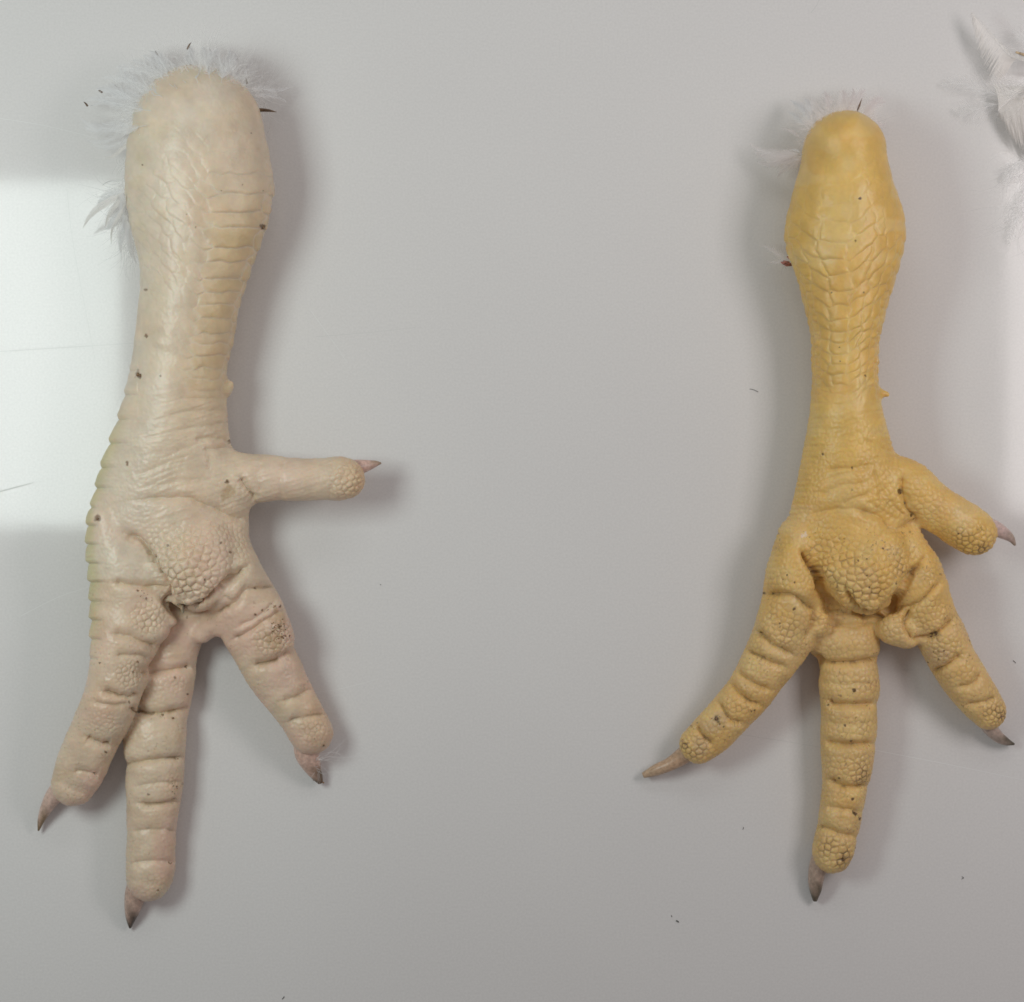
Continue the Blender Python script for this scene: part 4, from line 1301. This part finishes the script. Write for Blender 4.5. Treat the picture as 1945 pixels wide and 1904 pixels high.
# strand of down caught on the pale foot's inner claw
rg = np.random.default_rng(5)
items = [(*true_xy(604, 1445, 45), 45, -20, 40, 38, 26, 3), (*true_xy(602, 1462, 40), 40, 60, 60, 26, 18, 4), (*true_xy(605, 1435, 40), 30, 0, 20, 62, 10, 3)]
fv, ff = fluff_mesh(items, rg)
o = mesh_obj('down', fv, ff, M_FEATHER, pale_root); o['kind'] = 'stuff'
crumb_spots = []
for _ in range(26):
    t_ = rg.uniform(.25, 1)
    crumb_spots.append((588 + 19 * t_ + rg.normal(0, 5), 1445 + 38 * t_ + rg.normal(0, 4), rg.uniform(1.2, 3.2)))
crumbs(pale_root, crumb_spots, lambda px, py: 44 - (py - 1445) * .5 - abs(px - 588 - (py - 1445) * .5) * .6, rg)

# ================================================================== feather tuft entering from the right
tuft = empty('feather_tuft', W(1990, 180, 0))
tag(tuft, 'clump of white wing feathers and down cut off by the upper right corner', 'feathers')
rg = np.random.default_rng(9)


def tf(b_, t_, z0, z1, width, bow, n, mat=M_VANE, **kw):
    p0, p1 = Pd(F5, *b_), Pd(F5, *t_)
    fv, ff = feather_mesh((*p0, z0), (*p1, z1), width, bow, n, rg, **kw)
    mesh_obj('feather', fv, ff, mat, tuft)


def vane(shaft, edge, z0, z1, n, wid=1.5, mat=M_VANE, sag=8):
    """one side of a big feather: barbs laid side by side from the shaft to the vane's edge"""
    a = catmull(F5(*shaft), 16); e = catmull(F5(*edge), 16)
    V, F = [], []
    for i in range(n):
        t = i / (n - 1)
        pa = a[min(int(t * (len(a) - 1)), len(a) - 1)]
        te = min(1, max(0, t + rg.normal(0, .02)))
        fe = te * (len(e) - 1); ie = min(int(fe), len(e) - 2)
        pe = e[ie] + (e[ie + 1] - e[ie]) * (fe - ie)
        pe = pa + (pe - pa) * rg.uniform(.72, 1.1) + rg.normal(0, 1.5, 2)
        d = pe - pa; L_ = np.linalg.norm(d) + 1e-6
        nn = np.array([-d[1], d[0]]) / L_
        k0 = len(V); m_ = 7
        zt = rg.normal(0, 1.0)
        for q in range(m_):
            f = q / (m_ - 1)
            c = pa + d * f + nn * math.sin(math.pi * f) * L_ * .05
            z = (z0 + (z1 - z0) * t) * .62 + sag * math.sin(math.pi * f * .8) * (L_ / 60) - 10 * f * f + zt * f
            w = wid * (1 - .55 * f) * .5
            V.append((c[0] - nn[0] * w, c[1] - nn[1] * w, z)); V.append((c[0] + nn[0] * w, c[1] + nn[1] * w, z + .5))
        for q in range(m_ - 1):
            F.append((k0 + 2 * q, k0 + 2 * q + 1, k0 + 2 * q + 3, k0 + 2 * q + 2))
    mesh_obj('feather', np.array(V), F, mat, tuft)


vane([(900, 505), (850, 490), (790, 440), (690, 320), (600, 220), (540, 155)], [(800, 660), (740, 680), (690, 610), (620, 470), (575, 330), (540, 158)], 62, 84, 150)
vane([(1100, 500), (1000, 530), (850, 490), (720, 350), (540, 155)], [(1000, 480), (930, 480), (830, 430), (700, 300), (545, 150)], 62, 84, 110, wid=1.2)
vane([(1060, 700), (980, 745), (900, 800), (820, 860), (770, 905)], [(1040, 730), (930, 710), (850, 700), (780, 690), (720, 690)], 60, 56, 130)
vane([(1080, 690), (980, 745), (900, 800), (820, 860), (770, 905)], [(1100, 1150), (1040, 1180), (960, 1190), (890, 1120), (770, 915)], 62, 54, 190)
vane([(1110, 760), (1060, 820), (1010, 880), (960, 930)], [(1120, 1260), (1090, 1300), (1040, 1300), (990, 1200)], 56, 44, 110)
tf((800, 790), (330, 720), 36, 12, 34, 22, 70, mat=M_DOWN, down=1.0, wid=.8)
tf((800, 850), (430, 860), 32, 10, 32, -18, 60, mat=M_DOWN, down=1.0, wid=.8)
tf((1100, 440), (900, 340), 60, 40, 30, 10, 60, mat=M_DOWN, down=.9, wid=.8)
tf((1060, 1250), (850, 1480), 30, 14, 30, 16, 70, mat=M_DOWN, down=.9, wid=.8)
tf((1100, 1400), (900, 1960), 30, 10, 34, 20, 80, mat=M_DOWN, down=.9, wid=.8)
qp = [(*Pd(F5, 1160, 560), 66, 4.2), (*Pd(F5, 1000, 525), 72, 3.6), (*Pd(F5, 860, 490), 80, 2.0)]
cv, cf, _ = tube(qp, 8)
mesh_obj('quill', cv, cf, M_TANQUILL, tuft)
qp = [(*Pd(F5, 1120, 720), 60, 5.0), (*Pd(F5, 1010, 760), 62, 3.4), (*Pd(F5, 940, 840), 60, 1.0)]
cv, cf, _ = tube(qp, 8)
mesh_obj('quill', cv, cf, M_TANQUILL, tuft)
items = [(*Pd(F5, 950, 760), 40, 175, 30, 70, 200, 12), (*Pd(F5, 1010, 1350), 22, 120, 30, 50, 90, 14), (*Pd(F5, 1060, 1650), 16, 110, 30, 60, 90, 14),
         (*Pd(F5, 1060, 420), 30, 220, 40, 50, 120, 12)]
fv, ff = fluff_mesh(items, rg)
o = mesh_obj('down', fv, ff, M_DOWN, tuft); o['kind'] = 'stuff'

# ================================================================== marks and lint on the board
for pts, w_, mat in [
        ([(0, 934), (30, 926), (63, 917)], 2.6, M_SCRATCH), ([(0, 668), (130, 660), (255, 652)], 1.0, M_SCRATCH), ([(127, 360), (140, 470), (180, 680)], .8, M_SCRATCH),
        ([(40, 1170), (110, 1135), (170, 1115)], .9, M_SCRATCHL), ([(1660, 1425), (1800, 1452), (1945, 1482)], 1.3, M_SCRATCHL), ([(1380, 1392), (1470, 1405), (1560, 1420)], 1.0, M_SCRATCH),
        ([(0, 225), (90, 240), (180, 262)], .8, M_SCRATCHL), ([(590, 590), (640, 660), (660, 690)], .8, M_SCRATCHL), ([(560, 1320), (640, 1310), (720, 1290)], .8, M_SCRATCHL),
        ([(1540, 25), (1550, 12), (1556, 0)], 1.6, M_SCRATCH), ([(600, 640), (700, 632), (790, 622)], .7, M_SCRATCH)]:
    ribbon('scratch', pts, w_, w_ * .6, mat, 0.08, board, thick=.06)


def lint(pts, w_, label):
    p = [(a, b_, .9, w_ * .7) for a, b_ in pts]
    cv, cf, _ = tube(p, 5)
    o = mesh_obj('lint_fibre', cv, cf, M_LINT)
    tag(o, label, 'lint', 'dark lint flecks on the board')


for pts, w_, lb in [
        ([(1424, 739), (1432, 741), (1440, 745)], .6, 'short dark fibre lying left of the yellow foot\'s shank'),
        ([(1284, 1749), (1287, 1750), (1289, 1752)], 1.5, 'largest black speck, on bare board low between the two feet'),
        ([(536, 1898), (538, 1896), (540, 1893)], .9, 'dark speck right at the bottom edge of the board in view'),
        ([(1275, 1739), (1276, 1741), (1276, 1742)], .7, 'tiny speck just above and left of the largest black speck'),
        ([(1827, 1665), (1830, 1668), (1826, 1670)], .6, 'small curled fibre low on the right, right of the yellow middle toe'),
        ([(1924, 1255), (1927, 1257), (1929, 1260)], .7, 'speck at the right edge beside the yellow foot\'s right toe'),
        ([(1412, 1571), (1412, 1573), (1411, 1576)], .6, 'speck below the yellow foot\'s left claw'),
        ([(722, 1110), (723, 1111), (724, 1111)], .7, 'speck right of the pale foot\'s sole pad')]:
    lint(pts, w_, lb)
print('script', round(time.time() - T0, 1), 's')
